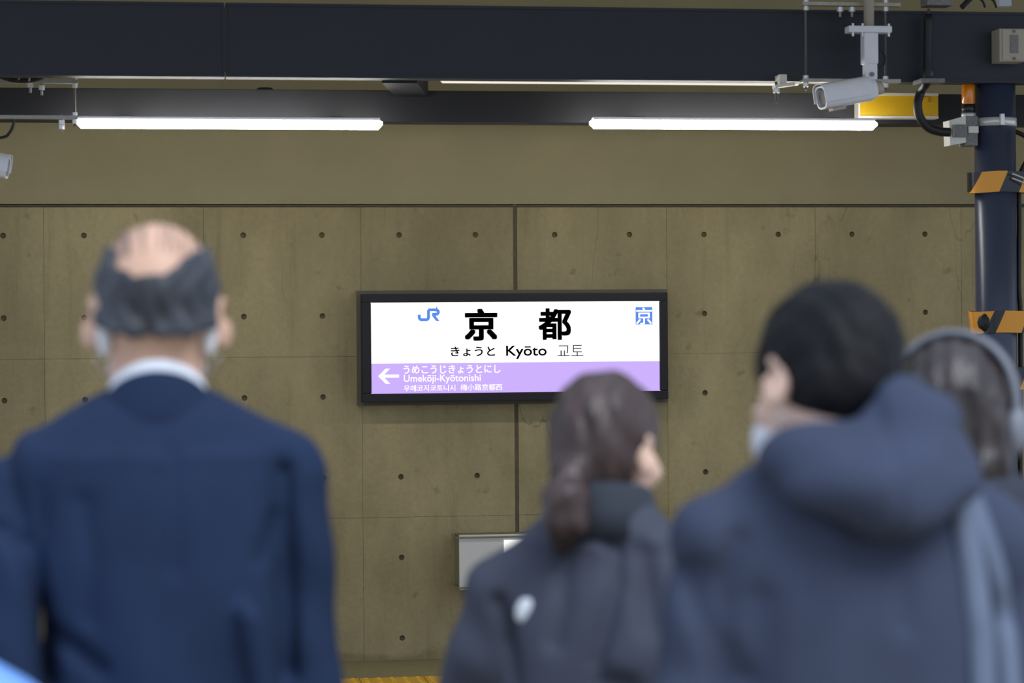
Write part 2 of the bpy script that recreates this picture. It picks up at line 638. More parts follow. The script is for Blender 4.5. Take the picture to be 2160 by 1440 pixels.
def tube_light(x0, x1, y0, y1, label, YLAMP=10.13, glow='tube_glow', reach=.21):
    a, b = P(x0, y0, YLAMP), P(x1, y1, YLAMP)
    L = b.x - a.x
    zc = (a.z + b.z) / 2
    t = thing('tube_light', label, 'light', ((a.x + b.x) / 2, YLAMP, zc), group='tube lights')
    d = MB()
    n = 14
    h = .021
    rings = []
    for x, s in ((-L / 2, .78), (-L / 2 + .006, .92), (-L / 2 + .016, 1), (L / 2 - .016, 1), (L / 2 - .006, .92), (L / 2, .78)):
        rings.append([d.bm.verts.new((x + (.012 if (abs(x) > L / 2 - .01 and math.sin(2 * math.pi * j / n) < -.2) else 0) * (-1 if x > 0 else 1), .03 * s * math.cos(2 * math.pi * j / n), .0 + h * .9 * s * math.sin(2 * math.pi * j / n))) for j in range(n)])
    for r1, r2 in zip(rings, rings[1:]):
        for j in range(n):
            d.bm.faces.new((r1[j], r1[(j + 1) % n], r2[(j + 1) % n], r2[j]))
    d.bm.faces.new(rings[0][::-1])
    d.bm.faces.new(rings[-1])
    d.build('diffuser', glow, t, True)
    MB().box((-L / 2 + .01, -.026, .0175), (L / 2 - .01, .026, .03), .003).build('housing', 'cctv_white', t)
    for s in (-.35, .35):
        MB().box((s * L - .03, min(-.01, reach), .026), (s * L + .03, max(.01, reach), .036), .002).build('mounting_bracket', 'dull_steel', t)
    return t


tube_light(162, 806, 260.5, 264.5, 'glowing white tube light on the left, beside the bolted hanger')
tube_light(1245, 1848, 264, 263.5, 'glowing white tube light on the right, below the security camera')
tube_light(925, 1690, 166.5, 170.5, 'dimmer warm tube light mostly hidden behind the girder', YB + .17, 'tube_glow_warm', -.078)

# ------------------------------------------------------------------ threaded-rod hangers with channels


def nut(parent, p, up=False, r=.011):
    MB().cyl((p[0], p[1], p[2] - .009), (p[0], p[1], p[2] + .009), r, n=6).build('nut', 'chrome', parent)


def hanger(px_rods, px_ch, py_ch, Y, label, z_top, extra, chw=.018):
    c0 = P(sum(px_rods) / 2, py_ch[0], Y)
    t = thing('rod_hanger', label, 'hanger', (c0.x, Y, c0.z))
    for k, py in enumerate(py_ch):
        a, b = P(px_ch[0], py, Y), P(px_ch[1], py, Y)
        z = (a.z + b.z) / 2 - c0.z
        c = MB()
        c.box((a.x - c0.x, -.02, z - .004), (b.x - c0.x, .02, z + .004))
        c.box((a.x - c0.x, -.022, z - .005), (b.x - c0.x, -.0195, z + .009))
        c.build('channel', 'galvanised', t)
        for px in px_rods:
            x = P(px, py, Y).x - c0.x
            nut(t, (x, 0, z + .014))
            nut(t, (x, 0, z - .014))
    for px in px_rods:
        p = P(px, py_ch[-1], Y)
        MB().cyl((p.x - c0.x, 0, p.z - c0.z - .035), (p.x - c0.x, 0, z_top - c0.z), .0048, n=8).build('threaded_rod', 'dull_steel', t, True)
    for px, py, ln in extra:
        p = P(px, py, Y) - c0
        b = MB()
        b.cyl((p.x, 0, p.z - ln), (p.x, 0, p.z + .03), .0055, n=8)
        b.build('bolt', 'galvanised', t, True)
        nut(t, (p.x, 0, p.z), r=.013)
    return t


hanger((1700, 1868), (1690, 1897), (11, 172), 9.56, 'galvanised rod hanger carrying the security camera', 3.75,
       [(1772, 20, .03), (1797, 20, .03)])
hanger((-40, 158), (-60, 165), (173, 248.5), 10.03, 'bolted rod hanger at the left end of the tube lights', 3.75,
       [(64, 180, .03), (88, 185, .03), (130, 258, .03), (130, 268, .02)])
# spare stub bracket left of the camera hanger
p = P(1655, 180, 9.6)
sbk = thing('stub_bracket', 'small bright angle bracket with a hanging bolt left of the security camera', 'bracket', p)
MB().box((-.045, -.02, -.006), (.04, .03, .006), .002, Matrix.Rotation(math.radians(-8), 4, 'Y')).build('plate', 'duct_white', sbk)
MB().box((-.015, .02, 0), (.015, .099, zb0 + .02 - p.z)).build('fixing_tab', 'duct_white', sbk)
MB().cyl((-.035, 0, -.07), (-.035, 0, .015), .006, n=8).build('bolt', 'dull_steel', sbk, True)
nut(sbk, (-.035, 0, -.022), r=.014)

# ------------------------------------------------------------------ security camera
YC = 9.50


def cctv(label, px, group):
    base = P(px, 66, YC)
    mmp = (base - CAM).dot(fwd) / FPX                # metres per pixel here
    t = thing('security_camera', label, 'security camera', base, group=group)
    k = mmp
    MB().cyl((0, 0, 0), (0, 0, 3.75 - base.z), 11 * k, n=20).build('mounting_pole', 'box_beige', t, True)
    MB().box((-48 * k, -.03, -4 * k), (46 * k, .035, 10 * k), .006).build('clamp_plate', 'cctv_white', t)
    for x in (-38, -17, 40):
        MB().cyl((x * k, -.02, -12 * k), (x * k, -.02, 15 * k), .005, n=8).build('clamp_bolt', 'chrome', t)
    arm = MB()
    arm.box((-15 * k, -.03, -70 * k), (16 * k, .03, -4 * k), .008)
    arm.build('arm', 'cctv_white', t)
    MB().box((-12 * k, -.024, -103 * k), (15 * k, .024, -68 * k), .01).build('knuckle', 'cctv_white', t)
    MB().cyl((1.5 * k, -.03, -92 * k), (1.5 * k, .03, -92 * k), 5 * k, n=14).build('pivot_screw', 'plate_grey', t)
    # housing: axis runs from the rear (right) to the front (left, a little down and towards the viewer)
    Rm = Matrix.Translation((-50 * k, -.01, -132 * k)) @ Matrix.Rotation(math.radians(10), 4, 'Z') @ Matrix.Rotation(math.radians(-10), 4, 'Y')
    Lh, wh, hh = 62 * k, 25 * k, 25 * k
    h = MB()
    prof = []
    n = 24
    for j in range(n):
        t_ = 2 * math.pi * j / n
        e = 3.2
        c, s = math.cos(t_), math.sin(t_)
        prof.append((wh * math.copysign(abs(c) ** (2 / e), c), hh * math.copysign(abs(s) ** (2 / e), s)))
    rings = []
    for x, s in ((-Lh, .96), (-Lh + .004, 1), (Lh * .8, .96), (Lh, .80), (Lh * 1.04, .7)):
        rings.append([h.bm.verts.new(Rm @ Vector((x, y * s, z * s))) for y, z in prof])
    for r1, r2 in zip(rings, rings[1:]):
        for j in range(n):
            h.bm.faces.new((r1[j], r1[(j + 1) % n], r2[(j + 1) % n], r2[j]))
    h.bm.faces.new(rings[-1])
    # hollow front
    inner = [h.bm.verts.new(Rm @ Vector((-Lh, y * .84, z * .84))) for y, z in prof]
    deep = [h.bm.verts.new(Rm @ Vector((-Lh + .03, y * .8, z * .8))) for y, z in prof]
    for j in range(n):
        h.bm.faces.new((rings[0][j], inner[j], inner[(j + 1) % n], rings[0][(j + 1) % n]))
        h.bm.faces.new((inner[j], deep[j], deep[(j + 1) % n], inner[(j + 1) % n]))
    h.bm.faces.new(deep)
    ho = smooth_by_angle(h.build('housing', 'cctv_white', t), 35)
    hd = MB()
    hd.cyl(Rm @ Vector((-Lh + .028, 0, 0)), Rm @ Vector((-Lh + .008, 0, 0)), wh * .62, n=24)
    smooth_by_angle(hd.build('lens', 'lens_glass', ho), 40)
    # sunshield: an arched plate over the top that overhangs the front
    s = MB()
    A, B = [], []
    for j in range(15):
        t_ = math.pi * (-.06 + 1.12 * j / 14)
        c, sn = math.cos(t_), math.sin(t_)
        y, z = (wh + .004) * math.copysign(abs(c) ** .62, c), (hh + .006) * math.copysign(abs(sn) ** .62, sn)
        A.append((y, z))
        B.append((y * 1.05, z * 1.05))
    for x0, x1 in ((-Lh * 1.05, Lh * .75),):
        V = [[s.bm.verts.new(Rm @ Vector((x, y, z))) for y, z in pr] for x, pr in ((x0, A), (x1, A), (x1, B), (x0, B))]
        for q_ in range(4):
            r1, r2 = V[q_], V[(q_ + 1) % 4]
            for j in range(14):
                s.bm.faces.new((r1[j], r1[j + 1], r2[j + 1], r2[j]))
        for j in (0, 14):
            s.bm.faces.new([V[q_][j] for q_ in range(4)])
    smooth_by_angle(s.build('sunshield', 'cctv_white', t), 40)
    MB().cyl(Rm @ Vector((Lh * .98, 0, 0)), Rm @ Vector((Lh * 1.3, 0, .002)), wh * .62, wh * .55, n=20).build('rear_cap', 'box_beige', t, True)
    MB().box((-.03, -.02, -.012), (.03, .02, 0), .003, Rm @ Matrix.Translation((-Lh * .45, 0, -hh))).build('wiper_block', 'box_beige', t)
    MB().tube([(18 * k, .0, -36 * k), (32 * k, .01, -42 * k), (38 * k, .02, -58 * k), (33 * k, .02, -72 * k), (14 * k, .01, -82 * k)], .0045, 8).build('cable', 'black_rubber', t, True)
    return t


cctv('white bullet security camera hanging below the girder at upper right', 1833, 'security cameras')
c2 = cctv('tip of a second white security camera at the left picture edge', -112, 'security cameras')
c2.location += Vector((-.0, .45, -.235))
c2.rotation_euler.z = math.pi - math.radians(16)

# ------------------------------------------------------------------ yellow panel on the rear beam
a, b = P(1812, 222, YS - .06), P(1979, 222, YS - .06)
zt_, zb_ = P(1895, 196, YS - .06).z, P(1895, 250, YS - .06).z
ys = thing('yellow_sign_box', 'plain yellow sign box with white rails behind the security camera', 'sign', ((a.x + b.x) / 2, YS - .06, zb_))
W, H = b.x - a.x, zt_ - zb_
MB().box((-W / 2, 0, .012), (W / 2, .06, H - .012)).build('panel', 'yellow_panel', ys)
MB().box((-W / 2, -.006, H - .012), (W / 2, .06, H), .002).build('rail', 'duct_white', ys)
MB().box((-W / 2, -.006, 0), (W / 2, .06, .012), .002).build('rail', 'duct_white', ys)
MB().box((-W / 2 - .004, -.004, 0), (-W / 2 + .004, .06, H), .001).build('end_plate', 'duct_white', ys)
MB().box((W * .30, -.008, H * .62), (W * .37, 0, H * .86), .002).build('hook_plate', 'yellow_panel', ys)

# ------------------------------------------------------------------ column with hazard tape
YCOL = 9.80
cb = P(2099, 300, YCOL)
kx = (cb - CAM).dot(fwd) / FPX
RC = 43 * kx
col = thing('steel_column', 'navy round steel column banded with amber and black hazard tape', 'column', (cb.x, YCOL, 0))
MB().cyl((0, 0, .02), (0, 0, zb0), RC, n=40).build('shaft', 'navy_column', col, True)
bp_ = MB().box((-.16, -.16, 0), (.16, .16, .022), .003)
bp_.build('base_plate', 'navy_steel', col)
for x in (-.12, .12):
    for y in (-.12, .12):
        MB().cyl((x, y, .02), (x, y, .05), .014, n=6).build('anchor_bolt', 'galvanised', col)
zc_ = P(2099, 259, YCOL).z
MB().cyl((0, 0, zc_ - .017), (0, 0, zc_ + .017), RC + .004, n=40).build('steel_strap', 'chrome', col, True)
MB().box((-.012, -RC - .018, zc_ - .018), (.006, -RC + .002, zc_ + .03), .003).build('strap_buckle', 'chrome', col)


def tape(py0, py1, m_, kink):
    z0, z1 = P(2099, py1, YCOL - RC).z, P(2099, py0, YCOL - RC).z
    zc = (z0 + z1) / 2
    # loose loop round the column and the cable beside it
    n = 56
    t = MB()
    rows_ = []
    xl, xr = -56 * kx, 78 * kx
    for z, off in ((z0 - zc, 0), (z1 - zc, 0)):
        for w in (0, .003):
            ring = []
            for j in range(n):
                a_ = 2 * math.pi * j / n
                c, s = math.cos(a_), math.sin(a_)
                rr = RC + .004 + w
                x = rr * math.copysign(abs(c) ** .9, c)
                y = rr * s
                if c > .3:
                    x += (xr - RC) * min(1, (c - .3) / .5)
                if c < -.5:
                    x += (xl + RC) * min(1, (-c - .5) / .45) * (.6 + .4 * (z > 0) if kink else 1)
                ring.append(t.bm.verts.new((x, y, z + .002 * math.sin(3 * a_))))
            rows_.append(ring)
    A, Aw, B, Bw = rows_
    for j in range(n):
        k2 = (j + 1) % n
        t.bm.faces.new((A[j], A[k2], B[k2], B[j]))
        t.bm.faces.new((Aw[j], Bw[j], Bw[k2], Aw[k2]))
        t.bm.faces.new((A[j], Aw[j], Aw[k2], A[k2]))
        t.bm.faces.new((B[j], B[k2], Bw[k2], Bw[j]))
    return smooth_by_angle(t.build('hazard_tape', m_, col, loc=(0, 0, zc)), 50)


tape(361, 405, 'hazard_upper', False)
tape(656, 702, 'hazard_lower', True)
tape(775, 822, 'hazard_upper', False)
# knot of black tape at the left of the lower band
z = P(2062, 680, YCOL - RC).z
kn = MB()
bmesh.ops.create_icosphere(kn.bm, subdivisions=3, radius=1.0)
rk = random.Random(3)
for v in kn.bm.verts:
    f = 1 + .12 * math.sin(v.co.x * 5 + 1) * math.cos(v.co.z * 7)
    v.co = Vector((v.co.x * .027 * f - 38 * kx, v.co.y * .022 * f - RC * .72, z + v.co.z * .036 * f))
kn.build('tape_knot', 'black_rubber', col, True)

# cables beside the column
yk = YCOL - .0
cbl = MB().tube([P(2175, 330, yk), P(2160, 350, yk), P(2150, 385, yk), P(2150, 480, yk), P(2149, 600, yk), P(2152, 660, yk), P(2153, 800, yk), P(2152, 1000, yk), Vector((P(2152, 1000, yk).x, yk, .0))], .011, 10, 5).build('power_cable', 'black_rubber', None, True)
tag(cbl, 'thick black cable running down the right side of the column', 'cable')
cb2 = MB().tube([P(2120, 272, YCOL + .11), P(2148, 280, YCOL + .1), P(2172, 296, YCOL + .08), P(2190, 330, YCOL + .0)], .010, 8, 5).build('branch_cable', 'black_rubber', None, True)
tag(cb2, 'black cable leaving the column at the silver strap', 'cable')
# white twist ties poking out of the upper tape
ct = thing('cable_ties', 'pale twist of cable tie ends above the upper hazard tape', 'cable tie', P(2150, 378, YCOL - RC - .02))
for dy, dz in ((0, .012), (.006, -.006)):
    MB().tube([(-.03, dy, dz + .012), (.0, dy - .004, dz), (.04, dy, dz - .016)], .003, 6, 3).build('tie_end', 'box_white', ct, True)

# junction box + amber lamp left of the column
YJ = YCOL - .02
p = P(2022, 278, YJ)
k = kx
jb = thing('junction_box', 'small white junction box fed by the curved black conduit', 'box', p)
body = MB()
body.prism([(-27 * k, 22 * k), (9 * k, 32 * k), (9 * k, -24 * k), (-25 * k, -30 * k)], -.04, .04)
body.build('body', 'box_white', jb)
MB().box((-20 * k, -.058, -13 * k), (9 * k, -.035, 13 * k), .003).build('gland_plate', 'plate_grey', jb)
MB().box((9 * k, -.035, -30 * k), (36 * k, .05, 32 * k), .003).build('bracket', 'plate_grey', jb)
MB().box((14 * k, -.045, -4 * k), (36 * k, -.03, 10 * k), .002).build('label_plate', 'box_white', jb)
p = P(2043, 245, YJ)
am = thing('amber_lamp', 'amber glass signal lamp beside the column under the girder', 'lamp', p)
l = MB()
prof = [(0, .0), (13.5, 0), (14, 12), (13, 26), (13, 27), (14, 29), (14, 62), (12, 66), (0, 67)]
n = 24
rings = []
for r_, z in prof[1:-1]:
    rings.append([l.bm.verts.new((r_ * k * math.cos(2 * math.pi * j / n), r_ * k * math.sin(2 * math.pi * j / n), z * k)) for j in range(n)])
for r1, r2 in zip(rings, rings[1:]):
    for j in range(n):
        l.bm.faces.new((r1[j], r1[(j + 1) % n], r2[(j + 1) % n], r2[j]))
l.bm.faces.new(rings[0][::-1])
l.bm.faces.new(rings[-1])
smooth_by_angle(l.build('lens', 'amber', am), 50)
MB().cyl((0, 0, -3 * k), (0, 0, 6 * k), 15 * k, n=24).build('base', 'chrome', am, True)
MB().cyl((0, 0, 5 * k), (0, 0, 25 * k), 14.4 * k, n=24).build('collar', 'cctv_dark', am, True)
# conduit
yy = YJ - .07
cn = MB().tube([P(1958, 30, 9.62), P(1957, 120, 9.62), P(1955, 170, 9.62), P(1944, 190, yy), P(1936, 218, yy), P(1940, 246, yy), P(1957, 268, yy), P(1980, 277, yy), P(2004, 279, yy)], .0185, 14, 6).build('flexible_conduit', 'black_rubber', None, True)
tag(cn, 'black flexible conduit curving from the girder to the junction box', 'conduit')
p = P(1968, 168, 9.6)
cbk = thing('conduit_clamp', 'dark conduit clamp under the girder with a thin rod above', 'clamp', p)
MB().box((-.055, -.02, -.014), (.045, .1, .004), .003).build('plate', 'plate_grey', cbk)
MB().cyl((0, .05, 0), (0, .05, P(1968, 15, 9.6).z - p.z), .006, n=8).build('rod', 'dull_steel', cbk, True)
nut(cbk, (0, .05, .03), r=.013)
p = P(1978, 5, 9.62)
cjb = thing('conduit_box', 'dark grey box at the top edge where the conduit starts', 'box', p)
MB().box((-.055, -.03, -.016), (.055, .06, .06), .004).build('body', 'plate_grey', cjb)
MB().box((-.058, -.034, .02), (.058, .064, .028), .002).build('lid', 'plate_grey', cjb)

# beige box on the girder face
a, b = P(2108, 60, YB - .1), P(2163, 130, YB - .1)
bb = thing('wall_box', 'beige steel box with a grey plate on the girder face', 'box', ((a.x + b.x) / 2, YB, b.z))
W, H = b.x - a.x, a.z - b.z
MB().box((-W / 2, -.10, 0), (W / 2, -.002, H), .004).build('body', 'box_beige', bb)
MB().box((-W / 2 + .012, -.106, .004), (W / 2 - .002, -.098, H - .004), .003).build('cover', 'box_beige', bb)
MB().box((-.012, -.110, H * .25), (.022, -.104, H * .8), .001).build('grey_plate', 'plate_grey', bb)
for z in (.012, H - .012):
    MB().cyl((.005, -.112, z), (.005, -.104, z), .006, n=10).build('screw', 'dull_steel', bb)
# small things above the girder at the top right
tl = thing('pale_fitting', 'small pale blue-white fitting at the top right edge', 'fitting', P(2118, 14, YS + .5))
MB().box((-.03, -.02, 0), (.03, .03, .09), .006).build('body', 'pale_glow_box', tl)
MB().box((-.034, -.024, .06), (.034, .034, .07), .003).build('rim', 'cctv_white', tl)
MB().cyl((0, 0, .08), (0, 0, 3.75 - tl.location.z), .006, n=8).build('stem', 'dull_steel', tl)
for i, (pts, lab) in enumerate((
        ([P(2028, 16, 9.95), P(2040, 4, 9.95), P(2056, -12, 9.95)], 'thick black cable end above the girder near the column'),
        ([P(2056, -10, 9.95), P(2072, 2, 9.95), P(2078, 16, 9.95)], 'left of two thin black cables arching over the girder'),
        ([P(2074, -10, 9.95), P(2094, 0, 9.95), P(2102, 16, 9.95)], 'right of two thin black cables arching over the girder'))):
    tag(MB().tube(pts, .012 if i == 0 else .005, 8, 5).build('overhead_cable', 'black_rubber', None, True), lab, 'cable', 'cables above the girder')
# cable bundle and loops on the left hanger
YH = 10.0
cl = thing('cable_bundle', 'black taped cable bundle lying on the left hanger channel', 'cable', P(60, 168, YH))
o0 = cl.location
rel = lambda px, py, dy=0: P(px, py, YH + dy) - o0
MB().tube([rel(-60, 150), rel(0, 161), rel(24, 168), rel(50, 170), rel(75, 167), rel(92, 161)], .010, 10, 5).build('sheath', 'black_rubber', cl, True)
MB().tube([rel(38, 166, .02), rel(60, 163, .02), rel(92, 160, .02)], .016, 10, 4).build('thick_sheath', 'black_rubber', cl, True)
MB().tube([rel(38, 169, -.02), rel(46, 160, -.02), rel(54, 158, -.02)], .0025, 6, 4).build('tie_wrap', 'box_beige', cl, True)
MB().tube([rel(61, 171, -.02), rel(63, 163, -.022), rel(67, 156, -.01)], .0035, 6, 4).build('tie_wrap', 'box_beige', cl, True)
lp = MB().tube([P(28, 252, 9.98), P(28, 264, 9.98), P(20, 280, 9.98), P(8, 289, 9.98), P(-30, 292, 9.98), P(-60, 280, 9.98)], .006, 8, 6).build('cable_loop', 'black_rubber', None, True)
tag(lp, 'thin black cable loop hanging below the left hanger', 'cable')

# ------------------------------------------------------------------ station name sign
YF = YW - .125
X0, X1 = P(783, 735, YF).x, P(1390.8, 730, YF).x
ZT, ZB = P(1087, 636.5, YF).z, P(1087, 827, YF).z
ZP = P(1087, 764, YF).z
sx = (X0 + X1) / 2
sign = thing('station_sign', 'backlit white and purple station name sign on the concrete wall', 'sign', (sx, YW, ZB))
R_ = lambda v: (v.x - sx, v.y - YW, v.z - ZB)
w2 = (X1 - X0) / 2
hh = ZT - ZB
fo = .042
fr = MB()
yf = YF - YW
for lo, hi in (((-w2 - fo, yf - .012, -fo), (w2 + fo, 0, 0)), ((-w2 - fo, yf - .012, hh), (w2 + fo, 0, hh + fo)),
               ((-w2 - fo, yf - .012, 0), (-w2, 0, hh)), ((w2, yf - .012, 0), (w2 + fo, 0, hh))):
    MB().box(lo, hi, .006).build('frame_bar', 'sign_frame', sign)
gs = fo + .018
fl_ = MB()
for lo, hi in (((-w2 - gs, -.03, -gs), (w2 + gs, -.001, -fo)), ((-w2 - gs, -.03, hh + fo), (w2 + gs, -.001, hh + gs)),
               ((-w2 - gs, -.03, -fo), (-w2 - fo, -.001, hh + fo)), ((w2 + fo, -.03, -fo), (w2 + gs, -.001, hh + fo))):
    fl_.box(lo, hi)
fl_.build('wall_flange', 'sign_flange', sign)
MB().box((-w2 - .005, yf + .001, -.005), (w2 + .005, yf + .02, hh + .005)).build('light_panel', 'panel_white', sign)
MB().box((-w2, yf - .0005, 0), (w2, yf + .003, ZP - ZB)).build('purple_band', 'panel_purple', sign)


def fit_mesh(me, px0, py0, px1, py1, Y):
    xm, ym = (px0 + px1) / 2, (py0 + py1) / 2
    x0, x1 = P(px0, ym, Y).x, P(px1, ym, Y).x
    z1, z0 = P(xm, py0, Y).z, P(xm, py1, Y).z
    n = len(me.vertices)
    co = np.zeros(n * 3)
    me.vertices.foreach_get('co', co)
    co = co.reshape(n, 3)
    lo, hi = co.min(0), co.max(0)
    out = np.zeros_like(co)
    out[:, 0] = x0 + (co[:, 0] - lo[0]) / (hi[0] - lo[0]) * (x1 - x0)
    out[:, 2] = z0 + (co[:, 1] - lo[1]) / (hi[1] - lo[1]) * (z1 - z0)
    out[:, 1] = Y - .001 * (co[:, 2] > (lo[2] + hi[2]) / 2)
    return out


def text_mesh(body, offset, space=1.0):
    c = bpy.data.curves.new('lettering', 'FONT')
    c.body = body
    c.offset = offset
    c.extrude = .01
    c.resolution_u = 4
    c.space_character = space
    o = bpy.data.objects.new('lettering', c)
    COL.objects.link(o)
    me = bpy.data.meshes.new_from_object(o.evaluated_get(bpy.context.evaluated_depsgraph_get()))
    bpy.data.objects.remove(o)
    bpy.data.curves.remove(c)
    return me


def macron_text(body):
    """Latin text with long vowels: plain letters plus a bar over each long o"""
    plain = body.replace('ō', 'o')
    me = text_mesh(plain, 0.0)
    bm = bmesh.new()
    bm.from_mesh(me)
    ob = text_mesh('o', 0.0)
    xs_o = [v.co.x for v in ob.vertices]
    top = max(v.co.y for v in ob.vertices)
    wo = max(xs_o) - min(xs_o)
    for i, ch in enumerate(body):
        if ch == 'ō':
            pm = text_mesh(plain[:i + 1], 0.0)
            x1 = max(v.co.x for v in pm.vertices)
            lo_, hi_ = (x1 - wo * .86, top + .10), (x1 - wo * .14, top + .16)
            r = bmesh.ops.create_cube(bm, size=1.0)
            for v in r['verts']:
                v.co = Vector(((lo_[0] + hi_[0]) / 2 + v.co.x * (hi_[0] - lo_[0]), (lo_[1] + hi_[1]) / 2 + v.co.y * (hi_[1] - lo_[1]), v.co.z * .02))
    bm.to_mesh(me)
    bm.free()
    return me


def bolden(me, d):
    n = len(me.vertices)
    bm = bmesh.new()
    for i in range(8):
        k0 = len(bm.verts)
        bm.from_mesh(me)
        bm.verts.ensure_lookup_table()
        for v in bm.verts[k0:]:
            v.co.x += d * (1, 1, 0, -1, -1, -1, 0, 1)[i]
            v.co.y += d * (0, 1, 1, 1, 0, -1, -1, -1)[i]
    bm.to_mesh(me)
    bm.free()
    return me


def lettering(parent, body, box, offset, m_, Y, lift=.0015, space=1.0, label=None):
    me = macron_text(body) if 'ō' in body else text_mesh(body, 0.0 if offset > 0 else offset, space)
    if offset > 0:
        bolden(me, offset)
    co = fit_mesh(me, *box, Y - lift)
    b = parent.location
    co -= np.array([b.x, b.y, b.z])
    me.vertices.foreach_set('co', co.ravel())
    me.update()
    o = mesh_obj('lettering', me, m_, parent)
    if label:
        o['label'] = label
    return o


lettering(sign, '京', (979.6, 650.7, 1049.3, 718.4), .033, 'film_black', YF, label='large bold black kanji, first of two')
lettering(sign, '都', (1135.5, 649.7, 1204.9, 716.8), .027, 'film_black', YF, label='large bold black kanji, second of two')
lettering(sign, 'きょうと', (950.9, 730.6, 1044.2, 751.3), .016, 'film_grey', YF)
lettering(sign, 'Kyōto', (1067.5, 728.3, 1153, 756.8), .012, 'film_grey', YF)
lettering(sign, '교토', (1176, 727.4, 1230.4, 751.3), -.002, 'film_grey', YF)
lettering(sign, 'うめこうじきょうとにし', (850.9, 769.6, 1055.7, 787.4), .012, 'film_white', YF, .002)
lettering(sign, 'Umekōji-Kyōtonishi', (851.8, 789.7, 1014, 808.8), .006, 'film_white', YF, .002)
lettering(sign, '우메코지쿄토니시', (851.8, 811.4, 960.4, 824.8), .004, 'film_white', YF, .002)
lettering(sign, '梅小路京都西', (971.6, 809.5, 1059.5, 823.2), .004, 'film_white', YF, .002)


def flat(parent, name, polys, m_, Y, lift, box):
    """flat film cut-outs; polygons in a 0-1 box, y up"""
    b = MB()
    xm, ym = (box[0] + box[2]) / 2, (box[1] + box[3]) / 2
    x0, x1 = P(box[0], ym, Y).x, P(box[2], ym, Y).x
    z1, z0 = P(xm, box[1], Y).z, P(xm, box[3], Y).z
    L0 = parent.location
    for poly in polys:
        b.prism([(x0 + u * (x1 - x0) - L0.x, z0 + v * (z1 - z0) - L0.z) for u, v in poly], Y - lift - .001 - L0.y, Y - lift - L0.y)
    return b.build(name, m_, parent)


def stroke(pts, w, asp):
    """mitred thick polyline -> quads; asp = width/height of its box"""
    P_ = [Vector((x * asp, y)) for x, y in pts]
    out = []
    L, R = [], []
    for i, p in enumerate(P_):
        d1 = (P_[i] - P_[i - 1]).normalized() if i else (P_[1] - P_[0]).normalized()
        d2 = (P_[i + 1] - P_[i]).normalized() if i < len(P_) - 1 else d1
        t = (d1 + d2).normalized()
        n = Vector((-t.y, t.x))
        s = w / 2 / max(.35, n.dot(Vector((-d1.y, d1.x))))
        L.append(p + n * s)
        R.append(p - n * s)
    for i in range(len(P_) - 1):
        out.append([((v.x) / asp, v.y) for v in (L[i], L[i + 1], R[i + 1], R[i])])
    return out


def arc(cx, cy, rx, ry, a0, a1, n=8):
    return [(cx + rx * math.cos(math.radians(a0 + (a1 - a0) * i / n)), cy + ry * math.sin(math.radians(a0 + (a1 - a0) * i / n))) for i in range(n + 1)]


# JR emblem: a hooked J joined along its top to an R
asp = (927 - 881.5) / (677 - 650.7)
J = [(.06, .52), (.06, .32)] + arc(.17, .30, .11, .19, 180, 270, 6) + [(.34, .11)] + arc(.38, .30, .11, .19, 270, 360, 6) + [(.49, .90), (.49, .90)]
J = J[:-1]
Rr = [(.47, .90), (.84, .90)] + arc(.84, .72, .11, .18, 90, -90, 8) + [(.66, .54)]
polys = stroke(J, .235, asp) + stroke(Rr, .235, asp) + [[(.64, .45), (.80, .45), (1.0, .0), (.84, 0)]]
flat(sign, 'company_emblem', polys, 'film_blue', YF, .0015, (881.5, 650.7, 927, 677))
# station code square
flat(sign, 'code_square', [[(0, 0), (1, 0), (1, 1), (0, 1)]], 'film_blue', YF, .001, (1340.6, 647.5, 1375.8, 684.2))
lettering(sign, '京', (1341.6, 648.5, 1374.8, 684.2), .012, 'film_white', YF, .003)
# arrow
flat(sign, 'arrow', [[(.0, .5), (.36, 1), (.58, 1), (.29, .6), (1, .6), (1, .4), (.29, .4), (.58, 0), (.36, 0)]], 'film_white', YF, .002, (797.5, 777, 841.6, 809))

# ------------------------------------------------------------------ guarded case with the exit light under the sign
YE = YW - .2
ex0, ez1, ez0 = P(969, 1180, YE).x, P(1030, 1127, YE).z, P(1030, 1243, YE).z
ex1 = P(1212, 1180, YE).x
cs = thing('exit_light_case', 'pale grey wall case with guard bars and a lit green exit sign', 'sign box', ((ex0 + ex1) / 2, YW, ez0))
w, h = (ex1 - ex0) / 2, ez1 - ez0
MB().box((-w, -.2, 0), (w, -.185, h), .003).build('front_plate', 'case_grey', cs)
MB().box((-w + .002, -.186, .006), (w - .002, 0, h - .006)).build('body', 'case_side', cs)
for z in (.012, h - .012):
    MB().tube([(-w - .012, -.02, z), (-w - .012, -.212, z), (w + .012, -.212, z), (w + .012, -.02, z)], .0045, 8, 1).build('guard_bar', 'case_side', cs)
x0, x1 = P(1063, 1150, YE).x - cs.location.x, P(1180, 1150, YE).x - cs.location.x
z1, z0 = P(1090, 1138, YE).z - ez0, P(1090, 1198, YE).z - ez0
MB().box((x0, -.204, z0), (x1, -.198, z1), .001).build('lit_panel', 'exit_white', cs)
pic = MB()
for poly in ([(.20, .76), (.60, .82), (.62, .66), (.28, .62)], [(.50, .62), (.62, .62), (.55, .34), (.44, .36)], [(.44, .38), (.54, .36), (.40, .12), (.30, .16)],
             [(.50, .40), (.60, .34), (.74, .20), (.66, .14)]):
    pic.prism([(x0 + u * (x1 - x0), z0 + v * (z1 - z0)) for u, v in poly], -.2055, -.2035)
pic.cyl((x0 + .62 * (x1 - x0), -.2055, z0 + .86 * (z1 - z0)), (x0 + .62 * (x1 - x0), -.2035, z0 + .86 * (z1 - z0)), .011, n=16)
pic.build('running_figure', 'exit_green', cs)

# ================================================================== people: signed-distance modelling


